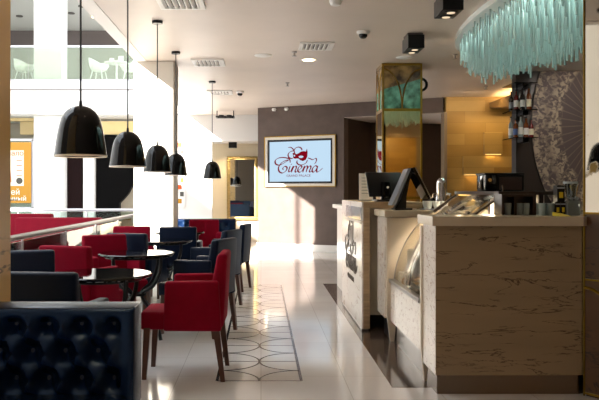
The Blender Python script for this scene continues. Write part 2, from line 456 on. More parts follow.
def text_mesh(body, size, f, depth, name, m, parent, align='CENTER', xs=1.0, shear=0.0):
    cu = bpy.data.curves.new(name + '_c', 'FONT'); cu.body = body; cu.size = size; cu.align_x = align
    cu.resolution_u = 3; cu.shear = shear
    tmp = bpy.data.objects.new(name + '_t', cu)
    me = bpy.data.meshes.new_from_object(tmp)
    bm = bmesh.new(); bm.from_mesh(me)
    r = bmesh.ops.extrude_face_region(bm, geom=bm.faces[:])
    top = {v for v in r['geom'] if isinstance(v, bmesh.types.BMVert)}
    for v in bm.verts:
        w = depth if v in top else 0
        v.co = Vector(f(v.co.x * xs, v.co.y, w))
    bmesh.ops.recalc_face_normals(bm, faces=bm.faces[:])
    bm.to_mesh(me); bm.free(); me.materials.clear(); me.materials.append(m)
    o = bpy.data.objects.new(name, me); COL.objects.link(o)
    bpy.data.objects.remove(tmp); bpy.data.curves.remove(cu)
    if parent is not None: o.parent = parent
    return o

def catmull(P, n=7):
    out = []
    for i in range(len(P) - 1):
        p0 = P[max(i - 1, 0)]; p1 = P[i]; p2 = P[i + 1]; p3 = P[min(i + 2, len(P) - 1)]
        for k in range(n):
            t = k / n
            out.append(tuple(0.5 * (2 * p1[j] + (p2[j] - p0[j]) * t + (2 * p0[j] - 5 * p1[j] + 4 * p2[j] - p3[j]) * t * t
                       + (3 * p1[j] - p0[j] - 3 * p2[j] + p3[j]) * t ** 3) for j in range(len(p1))))
    out.append(tuple(P[-1])); return out

# ------------------------------------------------------------------ setting
struct('floor', B(-16, 6.6, -4, 30, -0.1, 0), M['floor'], 0)
struct('ceiling', B(-1.76, 6.6, -4, 19.6, HC, HC + 0.55), M['ceil'], 0)
struct('trim_1', B(-1.78, -1.62, -4, 19.6, HC - 0.006, HC + 0.6), M['ceil_trim'], 0)
struct('wall_right', B(6.5, 6.7, -4, 19.6, 0, HC), M['woodwall_side'], 0)
struct('wall_front', B(-5.3, 6.7, -4.4, -4.2, 0, 14), M['midroom'], 0)  # unseen rear wall, raised far above the ceiling to stop the sun
struct('near_sun_block', B(-5.3, -5.0, -4.2, 3.9, 0, 14), M['sun_block'], 0)  # unseen blocker, added to keep sun off the near floor and counters
# far wall with the mirror niche
struct('wall_back', B(-3.0, -0.03, 17.95, 18.15, 0, HC).bm and (lambda mb: (mb.box(-3.0, -1.19, 17.95, 18.15, 0, HC), mb.box(-1.19, -0.03, 17.95, 18.9, 2.51, HC), mb)[-1])(MB()), M['white'], 0)
struct('wall_niche', B(-1.25, 0.3, 18.9, 19.1, 0, HC), M['cream'], 0)
struct('baseboard_niche', B(-1.19, -0.04, 18.87, 18.9, 0, 0.13), M['beigewall'], 0)
# oblique television wall: y = 16.43 - 0.516 x
ux, uy = 0.8886, -0.4586      # along the wall to the right
nx, ny = -0.4586, -0.8886     # towards the room
def TW(u, w, z):              # u metres along the wall from x=-0.07, w out of the wall
    return (-0.07 + ux * u + nx * w, 16.466 + uy * u + ny * w, z)
def wallbox(mb, u0, u1, w0, w1, z0, z1):
    return mb.hexa([TW(u0, w1, z0), TW(u1, w1, z0), TW(u1, w0, z0), TW(u0, w0, z0), TW(u0, w1, z1), TW(u1, w1, z1), TW(u1, w0, z1), TW(u0, w0, z1)])
mb = MB(); wallbox(mb, 0, 2.04, -0.25, 0, 0, HC); wallbox(mb, 2.04, 4.115, -0.25, 0, 2.845, HC)
mb.box(-0.07, 0.16, 16.6, 18.9, 0, HC)
struct('wall_television', mb, M['greyplaster'], 0)
mb = MB(); wallbox(mb, -0.02, 2.05, 0, 0.02, 0, 0.15); struct('baseboard_television', mb, M['white_gloss'], 0)
mb = MB(); wallbox(mb, 2.04, 4.115, -2.6, -0.002, 2.84, 2.90); struct('ceiling_passage', mb, M['ceil'], 0)
mb = MB(); mb.prism([(1.742, 15.66), (2.45, 16.6), (4.3, 17.0), (4.3, 17.2), (2.35, 16.8), (1.62, 15.74)], lambda u, v, w: (u, v, w), 2.9)
struct('wall_passage', mb, M['darkbrown'], 0)
struct('trim_2', B(3.575, 3.632, 14.44, 14.70, 0, 2.845), M['jamb'], 0)
struct('wall_wood', B(3.63, 6.6, 14.5, 14.7, 0, HC), M['woodwall'], 0)
struct('wall_bar', B(3.93, 6.5, 11.4, 11.6, 0, HC), M['darkwall'], 0)

struct('wall_front_panel', B(3.7, 5.35, -4.2, -4.17, 0, HC), M['woodwall'], 0)  # unseen wood panel, added for the gold column's mirror to reflect
# floor inlay: strip with half circles
def ring2(mb, cx, cy, r, a0, a1, w, z=0.0012, n=20):
    pr = None
    for i in range(n + 1):
        a = a0 + (a1 - a0) * i / n
        q = [mb.bm.verts.new((cx + (r + k) * math.cos(a), cy + (r + k) * math.sin(a), z)) for k in (-w / 2, w / 2)]
        if pr: mb.bm.faces.new((pr[0], pr[1], q[1], q[0]))
        pr = q
def lineq(mb, x0, y0, x1, y1, w, z=0.0012):
    dx, dy = x1 - x0, y1 - y0; l = math.hypot(dx, dy); px, py = -dy / l * w / 2, dx / l * w / 2
    mb.bm.faces.new([mb.bm.verts.new(p) for p in ((x0 + px, y0 + py, z), (x0 - px, y0 - py, z), (x1 - px, y1 - py, z), (x1 + px, y1 + py, z))])
XL, XR, YS, PER, NP = -0.301, 0.276, 5.063, 0.577, 9
XM = (XL + XR) / 2; RR = (XR - XL) / 2
mb = MB()
lineq(mb, XL, YS, XL, YS + NP * PER, 0.02); lineq(mb, XR, YS, XR, YS + NP * PER, 0.02)
for k in range(NP + 1):
    y = YS + k * PER
    lineq(mb, XL, y, XR, y, 0.014, 0.0014)
    a0 = 0 if k == 0 else -PI / 2; a1 = 0 if k == NP else PI / 2
    ring2(mb, XL, y, RR, a0, a1, 0.015, 0.0016)
    ring2(mb, XR, y, RR, PI - a1, PI - a0, 0.015, 0.0018)
struct('trim_3', mb, M['inlay'], 0)
struct('trim_4', B(0.867, 1.25, 4.89, 10.37, 0.0, 0.0015), M['borderfloor'], 0)

# ------------------------------------------------------------------ atrium and far building
struct('wall_gallery', (lambda mb: (mb.box(-16, -1.9, 20.0, 20.35, 3.38, 4.02), mb)[-1])(MB()), M['white'], 0)
struct('floor_gallery', B(-16, -1.9, 20.0, 26.6, 4.05, 4.27), M['white_gloss'], 0)
struct('trim_5', B(-16, -1.9, 19.985, 20.3, 4.02, 4.05), M['gallery_band'], 0)
struct('wall_gallery_rear', (lambda mb: (mb.box(-16, -1.0, 26.5, 26.7, 4.27, 8), mb)[-1])(MB()), M['gallery_wall'], 0)
struct('trim_6', B(-16, -1.0, 26.44, 26.5, 6.46, 7.03), M['gallery_band'], 0)
struct('ceiling_gallery', B(-16, -1.0, 20.2, 26.6, 7.03, 7.3), M['gallery_ceil'], 0)
struct('wall_shop', B(-16, -1.9, 22.6, 22.8, 0, 4.05), M['beigewall'], 0)
struct('ceiling_shop', B(-16, -1.9, 20.35, 22.6, 3.36, 3.42), M['gallery_ceil'], 0)
struct('trim_7', B(-6.9, -3.3, 21.2, 21.5, 2.92, 3.3), M['paleyellow'], 0)

o = thing('square_column', 'white square column behind the far end of the handrail, sunlit on its front', 'column', (-1.52, 10.75, 0))
B(-0.285, 0.285, -0.25, 0.25, 0, HC, bev=0.008, seg=1).build('shaft', M['columnpaint'], o)
B(0.262, 0.287, 0.20, 0.252, 0, HC - 0.01).build('side_shade', M['darkbrown'], o)  # dark strip paints the shade on the column's right side
tag(B(-6.25, -5.50, 20.36, 21.0, 0, 7.03).build('square_column', M['white'], smooth=0),
    'tall white column rising through both storeys of the far gallery', 'column')
tag(B(-1.95, -1.2, 3.16, 3.545, 0, HC).build('stone_pillar', M['pillar'], smooth=0),
    'tan stone pillar at the left edge behind the tufted sofa', 'column')

struct('gallery_sun_block', B(-10.2, -10.0, 8.0, 27, 0, 14), M['white'], 0)  # out-of-view wall added to keep direct sun off the gallery
struct('gallery_sky_block', B(-10, -1.92, 13.0, 27, 9.0, 9.2), M['white'], 0)  # unseen roof added to cut the skylight reaching the gallery
struct('sofa_sun_block', B(-8.4, -8.2, 2.5, 8.2, 0, 6.2), M['white'], 0)  # out-of-view wall added to shade the red sofas and handrail
struct('shadow_post', MB().cyl((-5, 6.5, 0), (-5, 6.5, 9), 0.05, n=16), M['white'])  # unseen post added to cast a dark band across the sun patch
# gallery balustrade
o = thing('glass_balustrade', 'glass balustrade with white top rail along the upper gallery', 'balustrade', (0, 0, 0))
for k in range(9):
    B(-15 + k * 1.45, -13.57 + k * 1.45, 20.06, 20.075, 4.29, 5.2).build('glass_panel', M['pane_green'], o, 0)
B(-15.5, -1.95, 20.04, 20.095, 5.19, 5.245).build('top_rail', M['railwhite'], o)
B(-15.5, -1.95, 20.03, 20.10, 4.27, 4.32).build('base_shoe', M['railwhite'], o)

# shell chairs and tables upstairs
def shell_chair(label):
    t = thing('shell_chair', label, 'chair', group='white shell chairs upstairs')
    mb = MB(); n = 18; rings = []
    prof = [(0.0, 0.40), (0.14, 0.40), (0.23, 0.44), (0.27, 0.52), (0.29, 0.62), (0.30, 0.80)]
    for r, z in prof[1:]:
        ring = []
        for i in range(n):
            a = 2 * PI * i / n
            back = max(0.0, -math.sin(a))
            zz = z if z <= 0.52 else 0.52 + (z - 0.52) * (0.25 + 0.75 * back ** 0.7)
            ring.append(mb.bm.verts.new((r * math.cos(a), r * math.sin(a) * 0.95, zz)))
        rings.append(ring)
    mb.bm.faces.new(rings[0])
    for A, Bq in zip(rings, rings[1:]):
        for i in range(n):
            j = (i + 1) % n; mb.bm.faces.new((A[i], A[j], Bq[j], Bq[i]))
    s = mb.build('shell', M['chairwhite'], t)
    md = s.modifiers.new('s', 'SOLIDIFY'); md.thickness = 0.012
    for x in (-1, 1):
        for y in (-1, 1):
            MB().cyl((x * 0.13, y * 0.13, 0.41), (x * 0.22, y * 0.22, 0), 0.016, 0.011, 8).build('leg', M['chairwhite'], t)
    return t
def cafe_table(label):
    t = thing('pedestal_table', label, 'table', group='white pedestal tables upstairs')
    MB().cyl((0, 0, 0.70), (0, 0, 0.725), 0.36, n=28).build('tabletop', M['chairwhite'], t)
    MB().cyl((0, 0, 0.02), (0, 0, 0.70), 0.03).build('pedestal', M['white_gloss'], t)
    MB().lathe([(0, 0.03), (0.2, 0.012), (0.21, 0), (0, 0)], 24).build('base', M['white_gloss'], t)
    return t
GZ = 4.27
c0 = shell_chair('white shell chair upstairs at far left, beside the tall column')
c0.location = (-6.72, 21.0, GZ); c0.rotation_euler = (0, 0, -PI / 2 - 0.3)
dup(c0, (-4.58, 20.9, GZ), -PI / 2 - 0.2, 'white shell chair upstairs on the left of the table with cups')
dup(c0, (-3.70, 20.9, GZ), PI / 2 + 0.2, 'white shell chair upstairs on the right of the table with cups, by the ceiling edge')
t0 = cafe_table('white pedestal table upstairs in front of the tall column'); t0.location = (-6.45, 21.9, GZ)
dup(t0, (-4.16, 21.3, GZ), 0, 'white pedestal table upstairs with cups standing on it')
tag(MB().lathe([(0, 0), (0.06, 0.0), (0.075, 0.1), (0.07, 0.1), (0.055, 0.01), (0, 0.01)], 16).build('cup', M['chairwhite'], loc=(-4.28, 21.2, GZ + 0.725)), 'low white cup on the upstairs table, left one', 'cup', 'cups on the upstairs table')
tag(MB().lathe([(0, 0), (0.07, 0.0), (0.075, 0.16), (0.068, 0.16), (0.06, 0.01), (0, 0.01)], 16).build('cup', M['chairwhite'], loc=(-4.02, 21.2, GZ + 0.725)), 'tall white cup on the upstairs table, right one', 'cup', 'cups on the upstairs table')
for i, (x, y) in enumerate(((-7.9, 24.2), (-6.1, 23.8), (-5.55, 22.9))):
    tag(MB().cyl((x, y, 7.0), (x, y, 7.032), 0.11, n=18).build('ceiling_downlight', M['ventdark']),
        ['dark round downlight in the gallery ceiling at far left', 'dark round downlight in the gallery ceiling right of the tall column', 'dark round downlight in the gallery ceiling nearest the ceiling edge'][i], 'light', 'gallery downlights')
tag(MB().cyl((-5.4, 24.3, 7.0), (-5.4, 24.3, 7.032), 0.16, n=18).build('ceiling_downlight', M['lampglow']), 'lit round downlight in the gallery ceiling', 'light')

# ground floor shops
o = thing('poster', 'orange poster with pale panel and white words in the shop window at left', 'poster', (-6.62, 20.34, 0))
B(-0.40, 0.30, 0.0, 0.02, 0.97, 2.64).build('sheet', M['orange'], o, 0)
B(-0.40, 0.10, -0.004, 0.0, 1.44, 2.42).build('pale_panel', M['poster_pale'], o, 0)
pf = lambda dx, dz, y=-0.008: (lambda u, v, w: (dx + u, y - w, dz + v))
text_mesh('нало', 0.20, pf(0.10, 2.27), 0.004, 'heading', M['poster_red'], o, 'RIGHT')
text_mesh('ей', 0.22, pf(0.0, 1.20), 0.004, 'words', M['white_ink'], o, 'RIGHT')
text_mesh('нный', 0.19, pf(0.18, 1.03), 0.004, 'words', M['white_ink'], o, 'RIGHT')
for k in range(4):
    B(-0.1, 0.05, -0.008, -0.004, 2.13 - 0.14 * k, 2.15 - 0.14 * k).build('text_line', M['poster_red'], o, 0)
MB().cyl((-0.02, -0.008, 1.58), (-0.02, -0.004, 1.58), 0.09, n=18).build('round_emblem', M['poster_dark'], o)
MB().lathe([(0, 0), (0.12, 0.05), (0.10, 0.35), (0.05, 0.5), (0, 0.52)], 14, (-0.33, -0.01, 1.5)).build('picture', M['poster_red'], o).scale = (1, 0.05, 1)
o = thing('shop_window', 'glazed shop front with grey metal frame around the orange poster', 'window')
for x in (-6.30, -6.16):
    B(x - 0.03, x + 0.03, 20.4, 20.46, 0, 2.72).build('mullion', M['railwhite'], o, 0)
B(-9, -6.13, 20.4, 20.46, 2.68, 2.74).build('head_rail', M['railwhite'], o, 0)
B(-9, -6.13, 20.42, 20.43, 0.05, 2.68).build('pane', M['pane'], o, 0)
B(-9, -6.13, 20.4, 20.46, 0.78, 0.86).build('sill_rail', M['railwhite'], o, 0)
tag(B(-5.52, -5.08, 21.0, 21.1, 0, 2.95).build('curtain', M['shopbrown'], smooth=0), 'dark brown curtain panel in the far shop, below the nearest pendant', 'curtain')
tag(B(-5.02, -4.72, 20.9, 21.15, 0, 2.92).build('shop_pier', M['white'], smooth=0), 'pale pier between brown curtain and black arched shop display', 'column')
mb = MB()
poly = [(-4.70, 0), (-4.05, 0), (-4.05, 0.95), (-3.95, 1.05), (-3.80, 1.22), (-3.66, 1.48), (-3.58, 1.75), (-3.56, 2.9), (-4.70, 2.9)]
mb.prism(poly, lambda u, v, w: (u, 21.1 + w, v), 0.3)
tag(mb.build('shop_display', M['shopblack']), 'large black shop display with a curved lower right side', 'display')
tag(B(-9.5, -6.3, 20.9, 21.1, 3.28, 3.36).build('hanging_light_strip', M['paleyellow'], smooth=0), 'pale light strip under the shop ceiling above the orange poster', 'light')

# side and end balustrades of the seating area
RX = -2.1
o = thing('glass_balustrade', 'glass balustrade with thick steel handrail beside the seating', 'balustrade')
MB().tube([(RX, 3.6, 0.9), (RX, 12.3, 0.9)], 0.027, 12).build('handrail', M['rail'], o)
for k in range(6):
    B(RX - 0.006, RX + 0.006, 3.62 + 1.45 * k, 5.05 + 1.45 * k, 0.04, 0.86).build('glass_panel', M['pane'], o, 0)
for k in range(7):
    MB().cyl((RX, 3.61 + 1.45 * k, 0), (RX, 3.61 + 1.45 * k, 0.9), 0.012, n=8).build('post', M['railwhite'], o)
o = thing('glass_balustrade', 'glass balustrade with thin pale rail beyond the red sofas', 'balustrade')
MB().tube([(-9, 14.8, 0.92), (-2.1, 14.8, 0.92)], 0.03, 10).build('handrail', M['railwhite'], o)
for k in range(5):
    B(-9 + 1.38 * k, -7.65 + 1.38 * k, 14.79, 14.80, 0.04, 0.88).build('glass_panel', M['pane'], o, 0)
for k in range(6):
    MB().cyl((-9 + 1.38 * k, 14.8, 0), (-9 + 1.38 * k, 14.8, 0.92), 0.014, n=8).build('post', M['railwhite'], o)

def red_sofa(loc, w, h, label):
    t = thing('sofa', label, 'sofa', loc, 0, 'red sofas beyond the handrail')
    B(-w / 2, w / 2, 0.0, 0.2, 0.08, h, 0.03).build('backrest', M['redsofa'], t)
    B(-w / 2 + 0.14, w / 2 - 0.14, 0.2, 0.8, 0.2, 0.46, 0.03).build('seat', M['redsofa'], t)
    for s in (-1, 1):
        B(s * (w / 2 - 0.07) - 0.07, s * (w / 2 - 0.07) + 0.07, 0.2, 0.8, 0.08, 0.66, 0.03).build('armrest', M['redsofa'], t)
    for x in (-1, 1):
        for y in (0.06, 0.74):
            B(x * (w / 2 - 0.1) - 0.03, x * (w / 2 - 0.1) + 0.03, y - 0.03, y + 0.03, 0, 0.2).build('leg', M['black_plastic'], t, 0)
    return t
red_sofa((-3.385, 12.3, 0), 1.43, 0.855, 'red sofa beyond the handrail, the right and nearer one')
red_sofa((-4.35, 13.4, 0), 1.1, 0.885, 'red sofa beyond the handrail, the left and farther one')

# ------------------------------------------------------------------ tufted banquettes
def tufted(name, label, x0, x1, yf, zt, seat_z, depth, bt, dx, dz, rowz, xb, cols, amp):
    """backrest front at y=yf facing -Y; buttons staggered from xb leftwards"""
    t = thing(name, label, 'sofa', ((x0 + x1) / 2, yf, 0))
    ox = (x0 + x1) / 2
    step = dx / 14 if dx < 0.16 else dx / 10
    nxg = int((x1 - x0) / step); nzg = int((zt - seat_z + 0.06) / (step)); z0 = seat_z - 0.06
    mb = MB(); g = []
    def hgt(x, z):
        a = (x - xb) / dx; b = (z - rowz) / (2 * dz)
        s_, t_ = a + b, a - b
        p = abs(math.sin(PI * s_)) * abs(math.sin(PI * t_))
        kx = round(s_); kt = round(t_)
        bx = xb + dx * (kx + kt) / 2; bz = rowz + dz * (kx - kt)
        d = math.hypot(x - bx, z - bz)
        h = amp * (0.28 * p ** 0.6 + 0.72 * (1 - math.exp(-(d / (dx * 0.33)) ** 2)))
        top = min(1, max(0, (zt - 0.025 - z) / 0.045)); side = min(1, max(0, (x1 - 0.035 - x) / 0.05)) * min(1, max(0, (x - x0 - 0.035) / 0.05))
        f = top * side; f = f * f * (3 - 2 * f)
        return amp * 0.75 * (1 - f) + h * f
    R = 0.022
    for j in range(nzg + 1):
        z = z0 + (zt - z0) * j / nzg; row = []
        for i in range(nxg + 1):
            x = x0 + (x1 - x0) * i / nxg
            e = min(x - x0, x1 - x, zt - z)
            rnd = R - math.sqrt(max(0, R * R - (R - min(e, R)) ** 2))
            row.append(mb.bm.verts.new((x - ox, -hgt(x, z) + rnd, z)))
        g.append(row)
    for j in range(nzg):
        for i in range(nxg):
            mb.bm.faces.new((g[j][i], g[j][i + 1], g[j + 1][i + 1], g[j + 1][i]))
    # top, sides, back
    bk = []
    for row in g: pass
    top = g[-1]; tb = [mb.bm.verts.new((v.co.x, bt, v.co.z - 0.0)) for v in top]
    for i in range(nxg): mb.bm.faces.new((top[i], top[i + 1], tb[i + 1], tb[i]))
    for c in (0, nxg):
        sd = [r[c] for r in g]; sb = [mb.bm.verts.new((v.co.x, bt, v.co.z)) for v in sd[:-1]] + [tb[c]]
        for j in range(nzg): mb.bm.faces.new((sd[j], sd[j + 1], sb[j + 1], sb[j]))
        bk.append(sb[0])
    mb.bm.faces.new((bk[0], bk[1], tb[-1], tb[0])) if False else None
    mb.box(x0 - ox + 0.004, x1 - ox - 0.004, bt - 0.03, bt, 0.08, zt - 0.004)
    bkobj = mb.build('backrest', M['navytuft'], t, 50)
    rows = int((rowz - seat_z) / dz) + 1
    for r in range(rows):
        z = rowz - r * dz
        for k in range(cols):
            x = xb - k * dx - (dx / 2 if r % 2 else 0)
            if x < x0 + 0.05: continue
            q = MB().lathe([(0, 0), (0.010, 0.001), (0.012, 0.004), (0.009, 0.008), (0, 0.010)], 10).build('button', M['button'], bkobj)
            q.rotation_euler = (PI / 2, 0, 0); q.location = (x - ox, 0.002, z)
    B(x0 - ox, x1 - ox - 0.03, -depth, -0.02, 0.18, seat_z, 0.025, 3).build('seat', M['navytuft'], t)
    B(x0 - ox + 0.01, x1 - ox - 0.04, -depth + 0.03, 0.0, 0.08, 0.19).build('base', M['black_plastic'], t, 0)
    for x in (x0 - ox + 0.08, x1 - ox - 0.10):
        for y in (-depth + 0.08, bt - 0.05):
            B(x - 0.025, x + 0.025, y - 0.025, y + 0.025, 0, 0.09).build('leg', M['legwood'], t, 0)
    return t
tufted('tufted_banquette', 'navy tufted leather sofa across the near left foreground', -2.3, -0.505, 3.0, 0.834, 0.49, 0.62, 0.12, 0.132, 0.11, 0.766, -0.592, 12, 0.075)
tufted('tufted_banquette', 'far navy tufted sofa standing under the gilt mirror', -1.5, -0.41, 11.95, 0.85, 0.45, 0.5, 0.12, 0.19, 0.14, 0.73, -0.56, 5, 0.035)

# ------------------------------------------------------------------ armchairs
def armchair(m, label, cat='chair'):
    t = thing('armchair', label, cat)
    B(-0.215, 0.215, -0.17, 0.29, 0.345, 0.467, 0.022, 3).build('seat', m, t)
    # back: raked, tapering to a thinner rounded top
    MB().hexa([(-0.225, -0.285, 0.36), (0.225, -0.285, 0.36), (0.225, -0.15, 0.36), (-0.225, -0.15, 0.36),
               (-0.225, -0.315, 0.868), (0.225, -0.315, 0.868), (0.225, -0.245, 0.868), (-0.225, -0.245, 0.868)], 0.022, 3).build('backrest', m, t)
    for s in (-1, 1):
        x0, x1 = (0.20, 0.268) if s > 0 else (-0.268, -0.20)
        MB().hexa([(x0, -0.275, 0.345), (x1, -0.275, 0.345), (x1, 0.12, 0.345), (x0, 0.12, 0.345),
                   (x0, -0.255, 0.688), (x1, -0.255, 0.688), (x1, 0.11, 0.682), (x0, 0.11, 0.682)], 0.016, 3).build('armrest', m, t)
    for sx in (-1, 1):
        x = sx * 0.235
        for y, yb in ((0.24, 0.262), (-0.24, -0.285)):
            y += 0 if y < 0 else (0.0)
            w = 0.023; q = 0.015
            xx = x if y < 0 else sx * 0.19
            MB().hexa([(xx - q, yb - q, 0), (xx + q, yb - q, 0), (xx + q, yb + q, 0), (xx - q, yb + q, 0),
                       (xx - w, y - w, 0.36), (xx + w, y - w, 0.36), (xx + w, y + w, 0.36), (xx - w, y + w, 0.36)]).build('leg', M['legwood'], t, 30)
    return t
def ang(dx, dy): return math.atan2(dy, dx) - PI / 2      # local +Y faces (dx, dy)
red0 = armchair(M['red'], 'red velvet armchair nearest the camera, seen side-on facing the first table')
red0.location = (-0.54, 5.29, 0); red0.rotation_euler = (0, 0, ang(-1, 0.02))
nav0 = armchair(M['navy'], 'navy armchair just behind the near red armchair, right of the second table')
nav0.location = (-0.59, 6.82, 0); nav0.rotation_euler = (0, 0, ang(-0.93, 0.36))
G1 = 'red armchairs at the round tables'; G2 = 'navy armchairs at the round tables'
red0['group'] = G1; nav0['group'] = G2
for x, y, f, lab in (
    (-1.46, 6.10, (0.3, 0.95), 'red armchair seen from behind, left of the first table top'),
    (-1.40, 7.10, (0.55, -0.83), 'red armchair on the far left of the second table, in front of a navy one'),
    (-1.55, 8.80, (0.12, -1), 'red armchair against the white column, by the third table'),
    (-0.86, 10.92, (0.0, -1), 'red armchair farthest away, just in front of the far tufted sofa')):
    dup(red0, (x, y, 0), ang(*f), lab, G1)
for x, y, f, lab in (
    (-1.16, 4.23, (0.13, 0.99), 'dark armchair seen from behind just past the tufted foreground sofa'),
    (-1.65, 5.12, (0.30, -0.95), 'dark armchair at far left beside the stone pillar, second from the front'),
    (-1.29, 7.84, (0.3, 0.95), 'navy armchair showing its side between two red backs on the left'),
    (-1.0, 9.20, (0.0, 1), 'navy armchair seen from behind between the third and fourth tables'),
    (-0.58, 8.32, (-0.93, 0.36), 'navy armchair right of the third table, second of the right-hand navy row'),
    (-0.47, 9.80, (-0.98, 0.2), 'navy armchair right of the fourth table, last of the right-hand navy row')):
    dup(nav0, (x, y, 0), ang(*f), lab, G2)

# ------------------------------------------------------------------ round tables
def round_table(label):
    t = thing('round_table', label, 'table', group='black round tables')
    MB().lathe([(0, 0.725), (0.325, 0.725), (0.338, 0.733), (0.338, 0.744), (0.330, 0.75), (0, 0.75)], 48).build('tabletop', M['black_glass'], t, 30)
    for k in range(4):
        a = PI / 4 + k * PI / 2
        prof = catmull([(0.29, 0.722), (0.275, 0.60), (0.20, 0.47), (0.075, 0.40), (0.085, 0.33), (0.18, 0.24), (0.255, 0.11), (0.285, 0.0)], 5)
        MB().tube([(r * math.cos(a), r * math.sin(a), z) for r, z in prof], 0.016, 8).build('leg', M['black_metal'], t)
    MB().tube([(0.075 * math.cos(2 * PI * i / 20), 0.075 * math.sin(2 * PI * i / 20), 0.38) for i in range(20)], 0.012, 8, closed=True).build('ring', M['black_metal'], t)
    MB().tube([(0.27 * math.cos(2 * PI * i / 32), 0.27 * math.sin(2 * PI * i / 32), 0.715) for i in range(32)], 0.010, 8, closed=True).build('top_ring', M['black_metal'], t)
    return t
tb0 = round_table('black round table nearest the camera, under the largest pendant lamp')
tb0.location = (-1.07, 4.95, 0)
dup(tb0, (-1.11, 6.6, 0), 0.2, 'second black round table from the camera, beside the red chair back')
dup(tb0, (-1.10, 8.3, 0), 0.1, 'third black round table from the camera, left of the navy row')
dup(tb0, (-1.10, 10.0, 0), 0.3, 'farthest black round table, before the last red armchair')

# ------------------------------------------------------------------ pendant lamps
def pendant(label):
    t = thing('pendant_lamp', label, 'lamp', group='black dome pendants')
    R = 0.153; H = 0.294
    out = [(0, H), (0.22 * R, 0.988 * H), (0.40 * R, 0.95 * H), (0.58 * R, 0.87 * H), (0.73 * R, 0.745 * H), (0.80 * R, 0.62 * H), (0.855 * R, 0.50 * H), (0.93 * R, 0.25 * H), (R, 0)]
    MB().lathe(out + [(R - 0.004, 0), (0.92 * R, 0.25 * H), (0.84 * R, 0.5 * H)], 40).build('shade', M['black_gloss'], t, 50)
    inn = [(max(0, r - 0.006), z - 0.006 if i < 5 else z) for i, (r, z) in enumerate(out)]
    inn[-1] = (R - 0.0035, -0.001)
    inn.append((R - 0.001, -0.007)); inn.append((R + 0.0012, -0.006)); inn.append((R + 0.0012, 0.003))
    MB().lathe(inn, 40).build('inner_liner', M['liner'], t, 50)
    MB().lathe([(0, 0.17), (0.022, 0.165), (0.034, 0.14), (0.030, 0.118), (0, 0.108)], 16).build('bulb', M['bulb'], t)
    MB().cyl((0, 0, H - 0.004), (0, 0, H + 0.03), 0.012, 0.008, 12).build('cap', M['black_metal'], t)
    MB().cyl((0, 0, H + 0.02), (0, 0, HC - 1.507), 0.006, n=8).build('cord', M['cord'], t)
    MB().cyl((0, 0, HC - 1.507 - 0.03), (0, 0, HC - 1.507), 0.058, n=24).build('canopy', M['black_metal'], t)
    return t
lm0 = pendant('black dome pendant lamp nearest the camera, largest of the row')
lm0.location = (-1.06, 4.35, 1.507)
for x, y, lab in ((-1.12, 6.22, 'second black dome pendant lamp from the camera, left of the column'),
                  (-1.125, 8.03, 'third black dome pendant lamp, in front of the white column'),
                  (-1.128, 9.80, 'fourth black dome pendant lamp, partly behind the third'),
                  (-0.82, 12.44, 'farthest and smallest black dome pendant lamp, left of the gilt mirror')):
    dup(lm0, (x, y, 1.507), 0, lab)

# ------------------------------------------------------------------ ceiling fittings
def vent(x, y, w, d, label, rz=0):
    t = thing('air_vent', label, 'vent', (x, y, HC), rz, 'ceiling air vents')
    mb = MB()
    for a in (-1, 1):
        mb.box(a * w / 2 - 0.025, a * w / 2 + 0.025, -d / 2 - 0.025, d / 2 + 0.025, -0.02, 0)
    for a in (-1, 1):
        mb.box(-w / 2 + 0.025, w / 2 - 0.025, a * d / 2 - 0.025, a * d / 2 + 0.025, -0.02, 0)
    mb.build('frame', M['vent'], t, 0)
    B(-w / 2, w / 2, -d / 2, d / 2, -0.004, -0.001).build('grille_back', M['ventdark'], t, 0)
    n = 7; mb = MB()
    for k in range(n):
        xx = -w / 2 + w * (k + 0.5) / n
        mb.hexa([(xx - 0.022, -d / 2, -0.018), (xx - 0.012, -d / 2, -0.022), (xx - 0.012, d / 2, -0.022), (xx - 0.022, d / 2, -0.018),
                 (xx + 0.008, -d / 2, -0.004), (xx + 0.018, -d / 2, -0.006), (xx + 0.018, d / 2, -0.006), (xx + 0.008, d / 2, -0.004)])
    mb.build('louvre', M['vent'], t, 0)
vent(-0.78, 7.22, 0.40, 0.42, 'square ceiling vent nearest the camera, at the top edge')
vent(-0.75, 10.58, 0.40, 0.50, 'ceiling vent above the row of pendants, second from the camera')
vent(-0.76, 13.8, 0.40, 0.50, 'farthest ceiling vent, beside the last pendant cord')
vent(0.70, 9.38, 0.38, 0.42, 'ceiling vent in the middle of the ceiling, above the television side')
vent(3.42, 11.2, 0.45, 0.40, 'ceiling vent below the chandelier rods, above the wood wall')

def spotlight(x, y, label):
    t = thing('ceiling_spotlight', label, 'light', (x, y, HC), 0, 'black twin spotlights')
    B(-0.09, 0.09, -0.12, 0.12, -0.03, 0.0).build('mount', M['ventdark'], t, 0)
    B(-0.095, 0.095, -0.18, 0.18, -0.185, -0.03, 0.004, 1).build('housing', M['black_plastic'], t)
    for k in (-1, 1):
        MB().cyl((0, k * 0.09, -0.193), (0, k * 0.09, -0.180), 0.065, n=20).build('lamp_ring', M['black_metal'], t)
        MB().cyl((0, k * 0.09, -0.196), (0, k * 0.09, -0.190), 0.038, n=16).build('lens', M['lens_glow'], t)
spotlight(1.80, 8.75, 'black twin spotlight on the ceiling before the gold column')
spotlight(1.76, 6.95, 'black twin spotlight on the ceiling nearest the chandelier')

